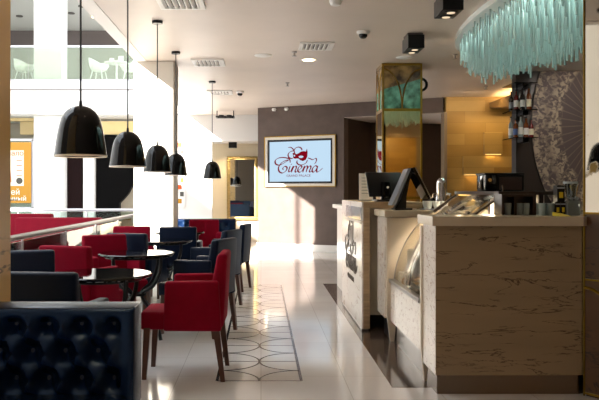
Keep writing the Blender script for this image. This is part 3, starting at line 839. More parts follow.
def small(name, prof, loc, m, label, cat, group=None):
    return tag(MB().lathe(prof, 20).build(name, m, loc=loc), label, cat, group)
disc = [(0, 0), (0.0, -0.012), (0.11, -0.012), (0.12, -0.006), (0.12, 0)]
small('ceiling_speaker', disc, (0.03, 10.05, HC), M['white'], 'flat white disc on the ceiling above the television', 'speaker', 'flat ceiling discs')
small('ceiling_speaker', disc, (1.98, 10.2, HC), M['white'], 'flat pale disc on the ceiling just in front of the gold column', 'speaker', 'flat ceiling discs')
spr = [(0, 0), (0.035, 0), (0.035, -0.012), (0.012, -0.016), (0.012, -0.05), (0.03, -0.055), (0.03, -0.062), (0, -0.062)]
small('ceiling_sprinkler', spr, (0.44, 9.8, HC), M['steel'], 'small sprinkler head on the ceiling, left of the centre vent', 'sprinkler', 'sprinklers')
small('ceiling_sprinkler', spr, (0.45, 12.6, HC), M['steel'], 'small sprinkler head on the ceiling, farther one above the television', 'sprinkler', 'sprinklers')
small('ceiling_sprinkler', spr, (2.62, 10.0, HC), M['steel'], 'small sprinkler head on the ceiling left of the chandelier', 'sprinkler', 'sprinklers')
small('ceiling_sprinkler', spr, (3.95, 13.0, HC), M['steel'], 'small sprinkler head on the ceiling above the wood wall', 'sprinkler', 'sprinklers')
small('smoke_detector', [(0, 0), (0.06, 0), (0.06, -0.02), (0.045, -0.05), (0.03, -0.055), (0, -0.055)], (0.72, 7.15, HC), M['white'], 'white round detector on the ceiling at the top edge', 'detector')
def dome_cam(x, y, label):
    t = thing('ceiling_dome_camera', label, 'camera', (x, y, HC), 0, 'ceiling dome cameras')
    MB().lathe([(0, 0), (0.075, 0), (0.075, -0.02), (0.06, -0.035), (0, -0.035)], 20).build('base', M['vent'], t)
    MB().lathe([(0.05, -0.035), (0.048, -0.06), (0.03, -0.08), (0, -0.086)], 20).build('dome', M['black_gloss'], t)
dome_cam(-0.39, 13.7, 'dark dome camera on the ceiling beside the far vent')
dome_cam(1.18, 8.55, 'dark dome camera on the ceiling between vent and twin spotlights')
o = thing('ceiling_downlight', 'lit recessed downlight in the middle of the ceiling', 'light', (0.67, 10.4, HC))
MB().lathe([(0.085, -0.001), (0.12, -0.008), (0.125, 0), ], 24).build('trim_ring', M['white'], o)
MB().cyl((0, 0, -0.006), (0, 0, -0.001), 0.086, n=24).build('lens', M['lampglow'], o)
o = thing('track_light', 'black open-frame twin light under the far ceiling, left of the television wall', 'light', (-0.82, 17.0, HC))
mb = MB()
for y in (-0.16, 0.16): mb.box(-0.2, 0.2, y - 0.012, y + 0.012, -0.16, -0.13)
for x in (-0.2, 0.2): mb.box(x - 0.012, x + 0.012, -0.17, 0.17, -0.16, -0.13)
for x in (-0.19, 0.19): mb.box(x - 0.01, x + 0.01, -0.01, 0.01, -0.15, 0.0)
mb.build('frame', M['black_metal'], o, 0)
for x in (-0.09, 0.09):
    MB().cyl((x, 0, -0.17), (x, 0, -0.1), 0.06, n=16).build('lamp_head', M['black_metal'], o)
B(-0.2, 0.2, -0.012, 0.012, -0.14, -0.12).build('crossbar', M['black_metal'], o, 0)
tag(B(-0.80, -0.60, 18.3, 18.5, 2.37, 2.51).build('niche_spotlight', M['black_plastic'], smooth=0), 'small black box light under the niche ceiling, above the gilt mirror', 'light')
o = thing('wall_camera', 'black ring-shaped camera bracket on the ceiling right of the gold column', 'camera', (2.44, 11.3, HC))
MB().tube([(0.09 * math.cos(a * PI / 9), 0.0, -0.22 + 0.09 * math.sin(a * PI / 9)) for a in range(18)], 0.022, 8, closed=True).build('ring', M['black_plastic'], o)
MB().cyl((0, 0, -0.14), (0, 0, 0), 0.02, n=10).build('stem', M['black_plastic'], o)
for u, lab in ((0.42, 'small white sensor under the ceiling at left above the television'), (0.72, 'small white sensor above the television, right of its pair')):
    x, y, z = TW(u, 0.04, HC - 0.06)
    tag(MB().lathe([(0, 0.03), (0.04, 0.03), (0.05, 0), (0.035, -0.03), (0, -0.035)], 14).build('motion_sensor', M['white'], loc=(x, y, z)), lab, 'sensor', 'sensors above the television')

# ------------------------------------------------------------------ gilt mirror and banner
o = thing('wall_mirror', 'tall mirror in a carved gilt frame on the niche wall', 'mirror', (-0.47, 18.86, 0))
# outer px 227..257.5 -> x -0.864..-0.089 ; z 0.55..2.18
x0, x1, z0, z1, fw = -0.40, 0.385, 0.56, 2.18, 0.085
mb = MB()
mb.box(x0, x1, -0.05, 0.03, z1 - fw, z1, 0.015); mb.box(x0, x1, -0.05, 0.03, z0, z0 + fw, 0.015)
mb.box(x0, x0 + fw, -0.05, 0.03, z0 + fw, z1 - fw, 0.015); mb.box(x1 - fw, x1, -0.05, 0.03, z0 + fw, z1 - fw, 0.015)
for k in range(24):
    z = z0 + 0.05 + k * (z1 - z0 - 0.1) / 23
    for x in (x0 + fw / 2, x1 - fw / 2):
        mb.lathe([(0, 0.03), (0.026, 0.0), (0, -0.03)], 6, (x, -0.05, z))
for k in range(10):
    x = x0 + 0.06 + k * (x1 - x0 - 0.12) / 9
    for z in (z0 + fw / 2, z1 - fw / 2):
        mb.lathe([(0, 0.026), (0.03, 0.0), (0, -0.026)], 6, (x, -0.05, z))
mb.build('carved_frame', M['giltcarved'], o)
B(x0 + fw - 0.01, x1 - fw + 0.01, -0.01, 0.02, z0 + fw - 0.01, z1 - fw + 0.01).build('mirror_glass', M['mirror'], o, 0)
o = thing('wall_banner', 'narrow white banner with orange squares on the far wall beside the column', 'banner', (-1.94, 17.93, 0))
B(-0.10, 0.10, -0.012, 0.012, 0.9, 2.6).build('cloth', M['paper'], o, 0)
for k in range(9):
    m_ = (M['orange'], M['poster_dark'], M['poster_red'])[k % 3]
    B(-0.07 + 0.05 * (k % 2), 0.02 + 0.05 * (k % 2), -0.016, -0.012, 1.0 + 0.17 * k, 1.11 + 0.17 * k).build('printed_square', m_, o, 0)

# ------------------------------------------------------------------ television with logo
# logo drawn in a 0..560 x 0..385 field (y down)
STROKES = [
    ([(196, 205), (188, 172), (140, 156), (85, 160), (54, 185), (62, 218), (100, 226), (150, 200), (178, 182), (150, 186), (112, 208), (86, 250), (92, 288), (122, 303), (156, 282), (166, 252), (146, 240), (126, 258), (132, 272)], 5, 15),
    ([(196, 238), (184, 272), (184, 292), (200, 290)], 4, 15),
    ([(206, 218), (209, 223)], 13, 13),
    ([(200, 290), (218, 252), (226, 240), (218, 268), (206, 299)], 4, 15),
    ([(210, 280), (232, 248), (250, 240), (252, 258), (242, 284), (250, 297), (270, 280)], 4, 15),
    ([(270, 280), (296, 262), (304, 246), (290, 239), (272, 256), (267, 282), (282, 298), (304, 286), (318, 262)], 4, 15),
    ([(318, 262), (328, 242), (322, 266), (312, 299)], 4, 15),
    ([(316, 280), (338, 246), (353, 241), (354, 258), (343, 299)], 4, 15),
    ([(347, 280), (368, 246), (384, 241), (386, 258), (374, 286), (382, 297), (400, 284)], 4, 15),
    ([(446, 250), (428, 239), (406, 258), (398, 284), (410, 299), (430, 282), (446, 250)], 4, 15),
    ([(450, 240), (440, 276), (442, 297), (462, 290), (494, 262)], 4, 15),
    ([(176, 62), (200, 60), (222, 78), (234, 104), (238, 128)], 4, 10),
    ([(240, 96), (206, 98), (178, 122), (182, 154), (212, 166), (234, 150), (244, 118)], 5, 13),
    ([(232, 92), (246, 68), (276, 60), (300, 74), (304, 92)], 5, 12),
    ([(262, 186), (258, 206), (276, 226), (310, 228), (342, 210), (356, 184)], 5, 13),
    ([(358, 164), (380, 172), (404, 182), (428, 170), (438, 180), (432, 206), (418, 222)], 4, 11),
]
MASK = [(218, 116), (236, 112), (250, 126), (268, 122), (296, 104), (322, 98), (342, 104), (350, 76), (357, 108), (355, 150), (340, 182), (312, 194), (290, 184), (272, 168), (254, 168), (240, 170), (226, 162)]
EYES = [[(272, 150), (290, 142), (308, 143), (322, 153), (304, 164), (284, 163)], [(226, 136), (238, 132), (244, 144), (234, 150)]]
def pen(lo, hi):
    return lambda tx, ty, s: (lo + (hi - lo) * abs(tx * 0.55 + ty * 0.83) ** 1.3) * (0.45 + 0.55 * min(1, 6 * min(s + 0.05, 1.05 - s)))
def logo(f, d, parent, m, m_eye):
    """f(u,v,w): field coordinates to 3D"""
    mb = MB()
    for pts, lo, hi in STROKES[:11]: mb.strip(catmull(pts, 6), pen(lo, hi), f, d)
    mb.build('logo_script', m, parent, 0)
    mb = MB()
    for pts, lo, hi in STROKES[11:]: mb.strip(catmull(pts, 6), pen(lo, hi), f, d)
    mb.prism(MASK, f, d)
    o_ = mb.build('logo_mask', m, parent, 0)
    if m_eye:
        mb = MB()
        for e in EYES: mb.prism(e, lambda u, v, w: f(u, v, d + w), d * 0.5)
        mb.build('logo_eyes', m_eye, parent, 0)
o = thing('television', 'wall television in ivory and gilt frame showing a red mask and script', 'television')
U0, U1, ZB, ZT = 0.186, 1.866, 1.389, 2.492
def tvbox(u0, u1, w0, w1, z0, z1):
    m_ = MB(); wallbox(m_, u0, u1, w0, w1, z0, z1); return m_
def tvframe(name, g, t, w1, m):
    m_ = MB()
    wallbox(m_, U0 + g, U1 - g, 0.0, w1, ZB + g, ZB + g + t); wallbox(m_, U0 + g, U1 - g, 0.0, w1, ZT - g - t, ZT - g)
    wallbox(m_, U0 + g, U0 + g + t, 0.0, w1, ZB + g + t, ZT - g - t); wallbox(m_, U1 - g - t, U1 - g, 0.0, w1, ZB + g + t, ZT - g - t)
    return m_.build(name, m, o, 0)
tvframe('gilt_edge', 0.0, 0.016, 0.05, M['gold'])
tvframe('ivory_frame', 0.016, 0.056, 0.04, M['frame_white'])
tvframe('bezel', 0.072, 0.045, 0.03, M['black_plastic'])
tvbox(U0 + 0.10, U1 - 0.10, 0.0, 0.02, ZB + 0.10, ZT - 0.10).build('screen', M['screen'], o, 0)
sw = (U1 - U0 - 0.234); sh = (ZT - ZB - 0.234)
def tvf(u, v, w): return TW(U0 + 0.117 + u / 565 * sw, 0.0215 + w, ZT - 0.117 - (v - 5) / 380 * sh)
logo(tvf, 0.002, o, M['screen_red'], M['screen'])
text_mesh('GRAND PALACE', 30, lambda u, v, w: tvf(272 + u, 340 - v, w), 0.002, 'lettering', M['screen_red'], o, 'CENTER', xs=1.02)
# sign behind the column
tag(B(2.56, 2.70, 16.4, 16.5, 2.6, 2.84).build('wall_sign', M['paper'], smooth=0), 'small blank white box high in the passage left of the gold column', 'sign')

# ------------------------------------------------------------------ gold framed mirror column
def goldcol(name, label, w, dpt, loc, rz, bands, mats, fr=0.03, bar=0.04, arcs=None):
    """column with frame, panels per face; local front is -Y, width along X, left front corner at origin"""
    t = thing(name, label, 'column', loc, rz)
    B(0.015, w - 0.015, 0.015, dpt - 0.015, 0, HC).build('core', M['darkbrown'], t, 0)
    mb = MB()
    for x in (0, w - fr):
        for y in (0, dpt - fr): mb.box(x, x + fr, y, y + fr, 0, HC - 0.001, 0.004, 1)
    for z in bands:
        z = min(max(z, bar / 2), HC - bar / 2)
        mb.box(fr, w - fr, 0.0, fr, z - bar / 2, z + bar / 2); mb.box(0, fr, fr, dpt - fr, z - bar / 2, z + bar / 2)
        mb.box(w - fr, w, fr, dpt - fr, z - bar / 2, z + bar / 2)
    mb.build('gilt_frame', M['gold'], t)
    for (za, zb), m in zip(zip(bands, bands[1:]), mats):
        B(fr, w - fr, 0.008, 0.014, za + bar / 2, zb - bar / 2).build('front_panel', m, t, 0)
        B(0.008, 0.014, fr, dpt - fr, za + bar / 2, zb - bar / 2).build('side_panel', m, t, 0)
        B(w - 0.014, w - 0.008, fr, dpt - fr, za + bar / 2, zb - bar / 2).build('side_panel', m, t, 0)
    if arcs:
        za, zb = arcs
        r = w / 2 - fr
        mb = MB()
        for s in (-1, 1):
            pts = []
            for i in range(15):
                a = i / 14 * PI / 2 * 1.0
                pts.append((w / 2 + s * (r - r * math.cos(a)), 0.006, za + (zb - za) * math.sin(a) * 0.92))
            mb.tube(pts, 0.011, 6)
            mb.tube([(0.006, dpt / 2 + s * (r * (dpt / w) * (1 - math.cos(i / 14 * PI / 2))) * 0.95, za + (zb - za) * math.sin(i / 14 * PI / 2) * 0.92) for i in range(15)], 0.011, 6)
        mb.build('gilt_arcs', M['gold'], t)
    return t
goldcol('mirror_column', 'gold-framed square column with art panel above a mirror, behind the tills', 0.583, 0.55, (1.743, 10.66, 0), 0,
        [0.02, 1.2, 2.47, HC - 0.02], [M['bronze_mirror'], M['bronze_mirror'], M['art']], arcs=(2.49, HC - 0.04))
goldcol('mirror_column', 'gold-edged mirror column at the right edge in front of the bar counter', 0.60, 0.55, (2.043, 4.70, 0), math.atan2(-0.8196, 0.570),
        [0.02, 0.74, 1.16, HC - 0.02], [M['amber_glass'], M['amber_glass'], M['aged_mirror']], fr=0.012, bar=0.012, arcs=(0.2, 0.73))

# ------------------------------------------------------------------ reception desk
o = thing('reception_desk', 'white marble desk with bronze mask logo on its aisle side', 'desk')
B(0.938, 0.95, 6.872, 8.57, 0.02, 1.197).build('aisle_panel', M['white_marble'], o, 0)
mb = B(0.95, 1.012, 6.87, 8.57, 0.02, 1.14, 0.003, 1)
mb.build('end_panel', M['travertine'], o, 0)
B(0.95, 1.50, 6.87, 8.57, 1.14, 1.198, 0.003, 1).build('desktop', M['travertine'], o, 0)
B(1.012, 1.48, 7.05, 8.5, 0.12, 1.14).build('cabinet', M['cream_panel'], o, 0)
B(1.0, 1.44, 7.08, 8.45, 0.0, 0.12).build('plinth', M['black_plastic'], o, 0)
B(0.945, 1.01, 6.95, 8.5, 0.0, 0.02).build('foot', M['steel'], o, 0)
B(0.931, 0.938, 6.92, 8.12, 1.02, 1.147).build('grey_plate', M['greyplate'], o, 0)
B(0.926, 0.938, 6.90, 8.14, 0.995, 1.02).build('ledge', M['cream_panel'], o, 0)
S = 1.02 / 440
def df(u, v, w): return (0.9378 - w, 8.23 - (u - 50) * S, 1.04 - (v - 60) * S)
logo(df, 0.006, o, M['bronze'], None)
text_mesh('GRAND PALACE', 30, lambda u, v, w: df(272 + u, 345 - v, w), 0.006, 'lettering', M['bronze'], o, 'CENTER', xs=1.02)

o = thing('side_counter', 'plain white counter with thin overhanging top beyond the reception desk', 'counter')
B(1.05, 1.7, 8.75, 10.2, 0.0, 1.07).build('body', M['white_gloss'], o, 0)
B(0.99, 1.75, 8.7, 10.25, 1.07, 1.12, 0.003, 1).build('top', M['white_gloss'], o, 0)

# ------------------------------------------------------------------ middle counter
o = thing('service_counter', 'middle counter with cream top carrying the tills, next to the pastry showcase', 'counter')
mid = o
B(1.047, 2.05, 6.28, 6.85, 1.077, 1.133, 0.004, 1).build('worktop', M['slab'], o, 0)
B(1.075, 2.0, 6.43, 6.82, 0.20, 1.077).build('body', M['marble_side'], o, 0)
B(1.13, 1.98, 6.45, 6.80, 0.0, 0.2).build('plinth', M['black_plastic'], o, 0)

# ------------------------------------------------------------------ pastry showcase
o = thing('pastry_showcase', 'curved glass pastry showcase between the two bar counters', 'showcase')
curve = catmull([(1.128, 0.555), (1.145, 0.66), (1.185, 0.78), (1.245, 0.90), (1.33, 1.015), (1.45, 1.13), (1.655, 1.272)], 5)
full_far = [(1.118, 0.0), (1.15, 0.0), (1.17, 0.2), (1.95, 0.2), (1.95, 1.07), (1.083, 1.07), (1.083, 0.25)]
MB().prism(full_far, lambda u, v, w: (u, 6.385 + w, v), 0.04).build('end_panel', M['cream_panel'], mid, 0)
near = [(1.118, 0.0), (1.15, 0.0), (1.17, 0.2), (1.95, 0.2), (1.95, 1.06), (1.095, 1.06), (1.095, 0.25)]

B(1.10, 1.13, 5.105, 6.272, 0.20, 0.54).build('stone_panel', M['marble_side'], o, 0)
B(1.15, 1.17, 5.105, 6.272, 0.0, 0.20).build('kick_plate', M['steel'], o, 0)
B(1.12, 1.95, 5.105, 6.272, 0.50, 0.545).build('display_deck', M['cream_panel'], o, 0)
B(1.085, 1.135, 5.105, 6.272, 0.525, 0.558, 0.004, 1).build('ledge', M['steel'], o)
mb = MB(); pr = None
for x, z in curve:
    q = [mb.bm.verts.new((x, y, z)) for y in (5.105, 6.272)]
    if pr: mb.bm.faces.new((pr[0], pr[1], q[1], q[0]))
    pr = q
gl = mb.build('curved_glass', M['showglass'], o, 60)
md = gl.modifiers.new('s', 'SOLIDIFY'); md.thickness = 0.006
for y in (5.112, 6.265):
    MB().tube([(x, y, z) for x, z in curve], 0.005, 6).build('glass_edge', M['steel'], o)
B(1.64, 2.02, 5.105, 6.272, 1.272, 1.298, 0.003, 1).build('top_board', M['darkwood'], o, 0)
B(1.93, 1.96, 5.12, 6.26, 0.545, 1.272).build('rear_panel', M['cream_panel'], o, 0)
B(1.40, 1.93, 5.12, 6.26, 0.80, 0.81).build('glass_shelf', M['acrylic'], o, 0)
for y in (5.125, 6.25):
    MB().tube([(1.46, y, 1.125), (1.65, y, 1.262)], 0.012, 6).build('slanted_bar', M['darkwood'], o)
    B(1.92, 1.95, y - 0.015, y + 0.015, 0.5, 1.272).build('post', M['darkwood'], o, 0)
MB().hexa([(1.40, 5.14, 1.045), (1.56, 5.14, 1.165), (1.56, 6.25, 1.165), (1.40, 6.25, 1.045), (1.40, 5.14, 1.052), (1.56, 5.14, 1.172), (1.56, 6.25, 1.172), (1.40, 6.25, 1.052)]).build('reflection_board', M['slab'], o, 0)  # added board, imitates the pale reflection in the glass above
B(1.66, 1.72, 5.15, 6.22, 1.262, 1.272).build('light_tube', M['warmglow'], o, 0)
# pastries
pc = 0
for k in range(7):
    y = 5.30 + k * 0.14
    for j, x in enumerate((1.20, 1.36)):
        if (k + j) % 2 == 0:
            q = B(-0.055, 0.055, -0.045, 0.045, 0, 0.085, 0.008).build('cake_slice', M['creamcake'], loc=(x, y, 0.545))
            tag(q, 'white iced cake slice on the lower deck of the pastry showcase', 'cake', 'iced cakes in the showcase')
        else:
            q = MB().lathe([(0, 0.07), (0.03, 0.066), (0.055, 0.04), (0.06, 0.012), (0.05, 0), (0, 0)], 16).build('pastry', M['pastry'], loc=(x, y, 0.545))
            tag(q, 'golden round pastry on the lower deck of the pastry showcase', 'pastry', 'golden pastries in the showcase')
o = thing('cake', 'tall white cake on a golden stand at the far end of the showcase', 'cake', (1.29, 6.14, 0.545))
MB().lathe([(0, 0), (0.06, 0), (0.03, 0.02), (0.03, 0.09), (0.085, 0.10), (0.085, 0.11), (0, 0.11)], 20).build('stand', M['pastry'], o)
MB().lathe([(0.075, 0.11), (0.075, 0.26), (0.06, 0.275), (0, 0.28)], 24).build('icing', M['creamcake'], o)
for k in range(5):
    q = B(-0.05, 0.05, -0.07, 0.07, 0, 0.06, 0.006).build('cake_box', M['paper'], loc=(1.52, 5.3 + k * 0.21, 0.81))
    tag(q, 'white tray of sweets on the upper glass shelf of the showcase', 'tray', 'white trays on the showcase shelf')

# ------------------------------------------------------------------ front bar counter
o = thing('bar_counter', 'large near bar counter in veined cream stone with steel plinth', 'counter')
def slabx(x0, xa, xb, y0, y1, z0, z1):      # right end cut along the mirror column
    return MB().prism([(x0, y0), (xa, y0), (xb, y1), (x0, y1)], lambda u, v, w: (u, v, z0 + w), z1 - z0)
slabx(1.111, 2.036, 2.52, 4.70, 5.06, 0.13, 1.08).build('stone_front', M['marble_front'], o, 0)
B(1.108, 1.111, 4.70, 5.06, 0.13, 1.08).build('stone_end', M['marble_side'], o, 0)
slabx(1.079, 2.03, 2.56, 4.655, 5.10, 1.08, 1.139).build('worktop', M['slab'], o, 0)
slabx(1.127, 2.036, 2.46, 4.74, 5.04, 0.0, 0.13).build('plinth', M['steel_dark'], o, 0)
MB().prism(near, lambda u, v, w: (u, 5.06 + w, v), 0.04).build('end_panel', M['cream_panel'], o, 0)

# ------------------------------------------------------------------ tills and small things on the counters
o = thing('till_monitor', 'black till monitor seen from behind on the desk before the gold column', 'monitor', (1.20, 7.2, 1.198), 0.12)
MB().hexa([(-0.16, -0.05, 0.045), (0.16, -0.05, 0.045), (0.16, -0.02, 0.045), (-0.16, -0.02, 0.045),
           (-0.18, 0.035, 0.285), (0.18, 0.035, 0.285), (0.18, 0.06, 0.285), (-0.18, 0.06, 0.285)], 0.006).build('screen_housing', M['black_plastic'], o)
MB().hexa([(-0.05, -0.075, 0.0), (0.05, -0.075, 0.0), (0.05, -0.02, 0.0), (-0.05, -0.02, 0.0),
           (-0.035, -0.06, 0.19), (0.035, -0.06, 0.19), (0.035, 0.0, 0.19), (-0.035, 0.0, 0.19)], 0.006).build('stand', M['black_gloss'], o)
B(-0.10, 0.10, -0.10, 0.08, 0.0, 0.018, 0.005).build('base', M['black_plastic'], o)
MB().cyl((0.015, -0.052, 0.135), (0.015, -0.070, 0.138), 0.012, n=12).build('badge', M['white_ink'], o)
o = thing('till_terminal', 'black till terminal seen edge-on beside the white cups', 'till', (1.33, 6.6, 1.133))
yf = lambda u, v, w: (u, -0.15 + w, v)
MB().prism([(-0.01, 0.37), (0.012, 0.375), (0.148, 0.105), (0.128, 0.095)], yf, 0.30).build('screen', M['black_gloss'], o, 0)
MB().prism([(0.012, 0.375), (0.020, 0.372), (0.156, 0.106), (0.148, 0.102)], lambda u, v, w: (u, -0.155 + w, v), 0.31).build('bezel', M['steel'], o, 0)
MB().prism([(-0.012, 0.365), (0.010, 0.345), (-0.02, 0.25), (-0.045, 0.12), (-0.05, 0.0), (-0.145, 0.0), (-0.14, 0.02), (-0.095, 0.10)], lambda u, v, w: (u, -0.07 + w, v), 0.14).build('stand', M['black_plastic'], o, 0)
MB().prism([(-0.040, 0.362), (-0.012, 0.366), (-0.150, 0.045), (-0.182, 0.04)], lambda u, v, w: (u, -0.11 + w, v), 0.22).build('customer_display', M['greyplate'], o, 0)
B(-0.15, -0.0, -0.10, 0.10, 0, 0.015).build('base', M['black_plastic'], o, 0)

o = thing('menu_holder', 'white menu card standing on the desk left of the black till monitor', 'menu', (1.10, 7.75, 1.198), 0.2)
B(-0.075, 0.075, -0.003, 0.003, 0.012, 0.285).build('card', M['paper'], o, 0)
B(-0.08, 0.08, -0.03, 0.03, 0, 0.012).build('foot', M['acrylic'], o, 0)
for k in range(6): B(-0.05, 0.04, -0.0045, -0.003, 0.235 - k * 0.032, 0.241 - k * 0.032).build('printed_line', M['greyplate'], o, 0)

o = thing('serving_tray', 'grey tray under the white cups on the middle counter', 'tray', (1.44, 6.62, 1.133))
B(0.0, 0.25, -0.12, 0.12, 0, 0.012, 0.004).build('plate', M['greyplate'], o)
for k in range(4):
    c = MB().lathe([(0, 0), (0.022, 0), (0.030, 0.03), (0.033, 0.065), (0.029, 0.065), (0.026, 0.03), (0, 0.006)], 18).build('cup', M['chairwhite'], loc=(1.49 + (k % 3) * 0.07, 6.57 + 0.10 * (k // 3), 1.145))
    tag(c, ['white cup on the tray nearest the till terminal', 'white cup in the middle of the tray', 'white cup at the right end of the tray', 'white cup at the back of the tray'][k], 'cup', 'white cups by the tills')
o = thing('chrome_dispenser', 'domed chrome dispenser with side taps at the back of the middle counter', 'dispenser', (1.64, 6.72, 1.133))
MB().lathe([(0, 0.29), (0.022, 0.283), (0.038, 0.262), (0.044, 0.235), (0.044, 0.12), (0.05, 0.11), (0.05, 0.0), (0, 0)], 24).build('body', M['chrome'], o)
for s in (-1, 1):
    MB().tube([(s * 0.04, 0, 0.14), (s * 0.075, -0.01, 0.135), (s * 0.085, -0.02, 0.10)], 0.012, 8).build('tap', M['chrome'], o)
MB().lathe([(0, 0.05), (0.02, 0.04), (0.024, 0.02), (0.02, 0), (0, 0)], 12, (-0.085, -0.02, 0.06)).build('knob', M['black_gloss'], o)

o = thing('bar_machine', 'black box-shaped machine with glass front on the showcase top', 'machine', (1.70, 5.62, 1.298))
B(0.0, 0.09, -0.02, 0.22, 0.0, 0.13, 0.012).build('side_housing', M['black_gloss'], o)
B(0.085, 0.30, 0.0, 0.22, 0.0, 0.125, 0.004, 1).build('body', M['black_plastic'], o)
B(0.11, 0.28, -0.006, 0.0, 0.012, 0.108).build('glass_front', M['greyplaster'], o, 0)
B(-0.005, 0.30, -0.01, 0.225, 0.125, 0.14, 0.004, 1).build('lid', M['black_plastic'], o)
MB().cyl((0.03, -0.03, 0.085), (0.03, -0.02, 0.085), 0.014, n=12).build('dial', M['chrome'], o)
MB().cyl((0.125, -0.03, 0.0), (0.12, -0.03, 0.045), 0.006, n=8).build('spout', M['chrome'], o)

o = thing('bar_cabinet', 'dark red wooden cabinet on the bar counter below the black machine', 'cabinet', (1.60, 4.92, 1.139))
B(0.0, 0.23, 0.0, 0.16, 0.125, 0.14).build('top', M['darkwood'], o, 0)
B(0.21, 0.23, 0.0, 0.16, 0.0, 0.125).build('side_panel', M['darkwood'], o, 0)
B(0.085, 0.10, 0.0, 0.16, 0.0, 0.125).build('divider', M['darkwood'], o, 0)
B(0.0, 0.015, 0.0, 0.16, 0.0, 0.125).build('side_panel', M['darkwood'], o, 0)
B(0.0, 0.23, 0.145, 0.16, 0.0, 0.125).build('back_panel', M['darkwood'], o, 0)

def tumbler(loc, lab, grp):
    q = MB().lathe([(0, 0), (0.022, 0), (0.028, 0.08), (0.026, 0.08), (0.020, 0.006), (0, 0.006)], 16).build('tumbler', M['tumbler'], loc=loc)
    return tag(q, lab, 'glass', grp)
tumbler((1.655, 4.96, 1.139), 'clear tumbler in the left bay of the dark red cabinet, left one', 'tumblers in the cabinet')
tumbler((1.735, 4.96, 1.139), 'clear tumbler standing in the cabinet, right bay left one', 'tumblers in the cabinet')
tumbler((1.775, 4.96, 1.139), 'clear tumbler in the cabinet, right bay right one', 'tumblers in the cabinet')
NM = ['left', 'second', 'third', 'right']
for k in range(4):
    tumbler((1.855 + (k % 2) * 0.054, 4.88 + (k // 2) * 0.09, 1.139), 'clear %s tumbler of the four right of the dark red cabinet' % ['front left', 'front right', 'rear left', 'rear right'][k], 'four tumblers on the bar')
def blackbox(name, x, w, h, lab, ylab, z=1.139, y=4.87):
    t = thing(name, lab, 'box', (x, y, z))
    B(0, w, 0, 0.07, 0, h, 0.003, 1).build('carton', M['black_plastic'], t, 0)
    if ylab: B(w * 0.25, w * 0.75, -0.0015, 0, h * 0.25, h * 0.6).build('yellow_label', M['yellowpaper'], t, 0)
    B(0, w, -0.001, 0.0, h * 0.8, h * 0.9).build('stripe', M['greyplate'], t, 0)
blackbox('black_carton', 1.938, 0.033, 0.088, 'small black carton with yellow label, left of a pair on the bar', True)
blackbox('black_carton', 1.973, 0.033, 0.088, 'small black carton with yellow label, right of a pair on the bar', True)
blackbox('black_carton', 1.948, 0.05, 0.11, 'black carton stacked on top of the yellow-labelled pair', True, z=1.227, y=4.865)
o = thing('plastic_cup_box', 'clear plastic box of cups on the bar beside the mirror column', 'box', (2.01, 4.76, 1.139))
B(0.0, 0.09, 0.10, 0.20, 0.0, 0.10, 0.004, 1).build('box_wall', M['acrylic'], o, 0)
for k in range(3): MB().cyl((0.018 + 0.027 * k, 0.15, 0.1), (0.022 + 0.033 * k, 0.15, 0.118), 0.014, n=12).build('cup', M['acrylic'], o)
o = thing('blender', 'chrome and black bar blender behind the plastic box of cups', 'blender', (2.10, 5.02, 1.139))
MB().lathe([(0, 0), (0.06, 0), (0.055, 0.07), (0.04, 0.10), (0, 0.10)], 20).build('base', M['black_gloss'], o)
MB().lathe([(0.035, 0.10), (0.05, 0.2), (0.055, 0.21), (0.05, 0.205), (0.033, 0.105)], 20).build('jug', M['chrome'], o)
MB().cyl((0, 0, 0.2), (0, 0, 0.225), 0.05, n=20).build('lid', M['tumbler'], o)
tag(MB().hexa([(1.895, 4.68, 1.139), (1.965, 4.70, 1.139), (1.955, 4.81, 1.139), (1.89, 4.80, 1.139), (1.895, 4.68, 1.142), (1.965, 4.70, 1.142), (1.955, 4.81, 1.155), (1.89, 4.80, 1.165)]).build('paper_slip', M['yellowpaper'], smooth=0), 'bright yellow paper slip lying on the bar counter', 'paper')

# ------------------------------------------------------------------ wood wall fittings
o = thing('hanging_cabinet', 'wood veneered overhead shelf unit under the ceiling at the wood wall', 'shelf', (4.48, 13.1, 0))
MB().hexa([(0, 0, 2.81), (0.9, 0, 2.81), (0.9, 1.4, 2.92), (0, 1.4, 2.92), (0, 0, 3.03), (0.9, 0, 3.03), (0.9, 1.4, 3.03), (0, 1.4, 3.03)]).build('box', M['shelfwood'], o, 0)
B(0.05, 0.85, 0.1, 1.3, 3.031, 3.045).build('light_strip', M['warmglow'], o, 0)
def ledge(x0, x1, z0, z1, lab):
    t = thing('wall_uplight', lab, 'light', (x0, 14.5, 0), 0, 'wood blocks with hidden lights')
    B(0, x1 - x0, -0.05, 0, z0, z1, 0.003, 1).build('block', M['woodwall'], t, 0)
    B(0.03, x1 - x0 - 0.03, -0.04, -0.015, z0 - 0.006, z0).build('light_strip', M['warmglow'], t, 0)
ledge(4.36, 4.72, 2.02, 2.45, 'wood block with light beneath it on the warm wall')
ledge(3.95, 4.55, 1.62, 1.98, 'lower wood block with light beneath, above the black machine')
o = thing('wall_mural', 'dark oval mural of an ornate plate on the bar wall', 'mural', (5.22, 11.38, 2.317))
poly = []
for i in range(97):
    a = 2 * PI * i / 96
    poly.append((1.06 * math.cos(a), max(-2.2, min(HC - 2.317 - 0.004, 1.69 * math.sin(a)))))
pp = []
for q in poly[:-1]:
    if not pp or math.hypot(q[0] - pp[-1][0], q[1] - pp[-1][1]) > 1e-4: pp.append(q)
MB().prism(pp, lambda u, v, w: (u, -w, v), 0.022).build('printed_panel', M['mural'], o, 0)

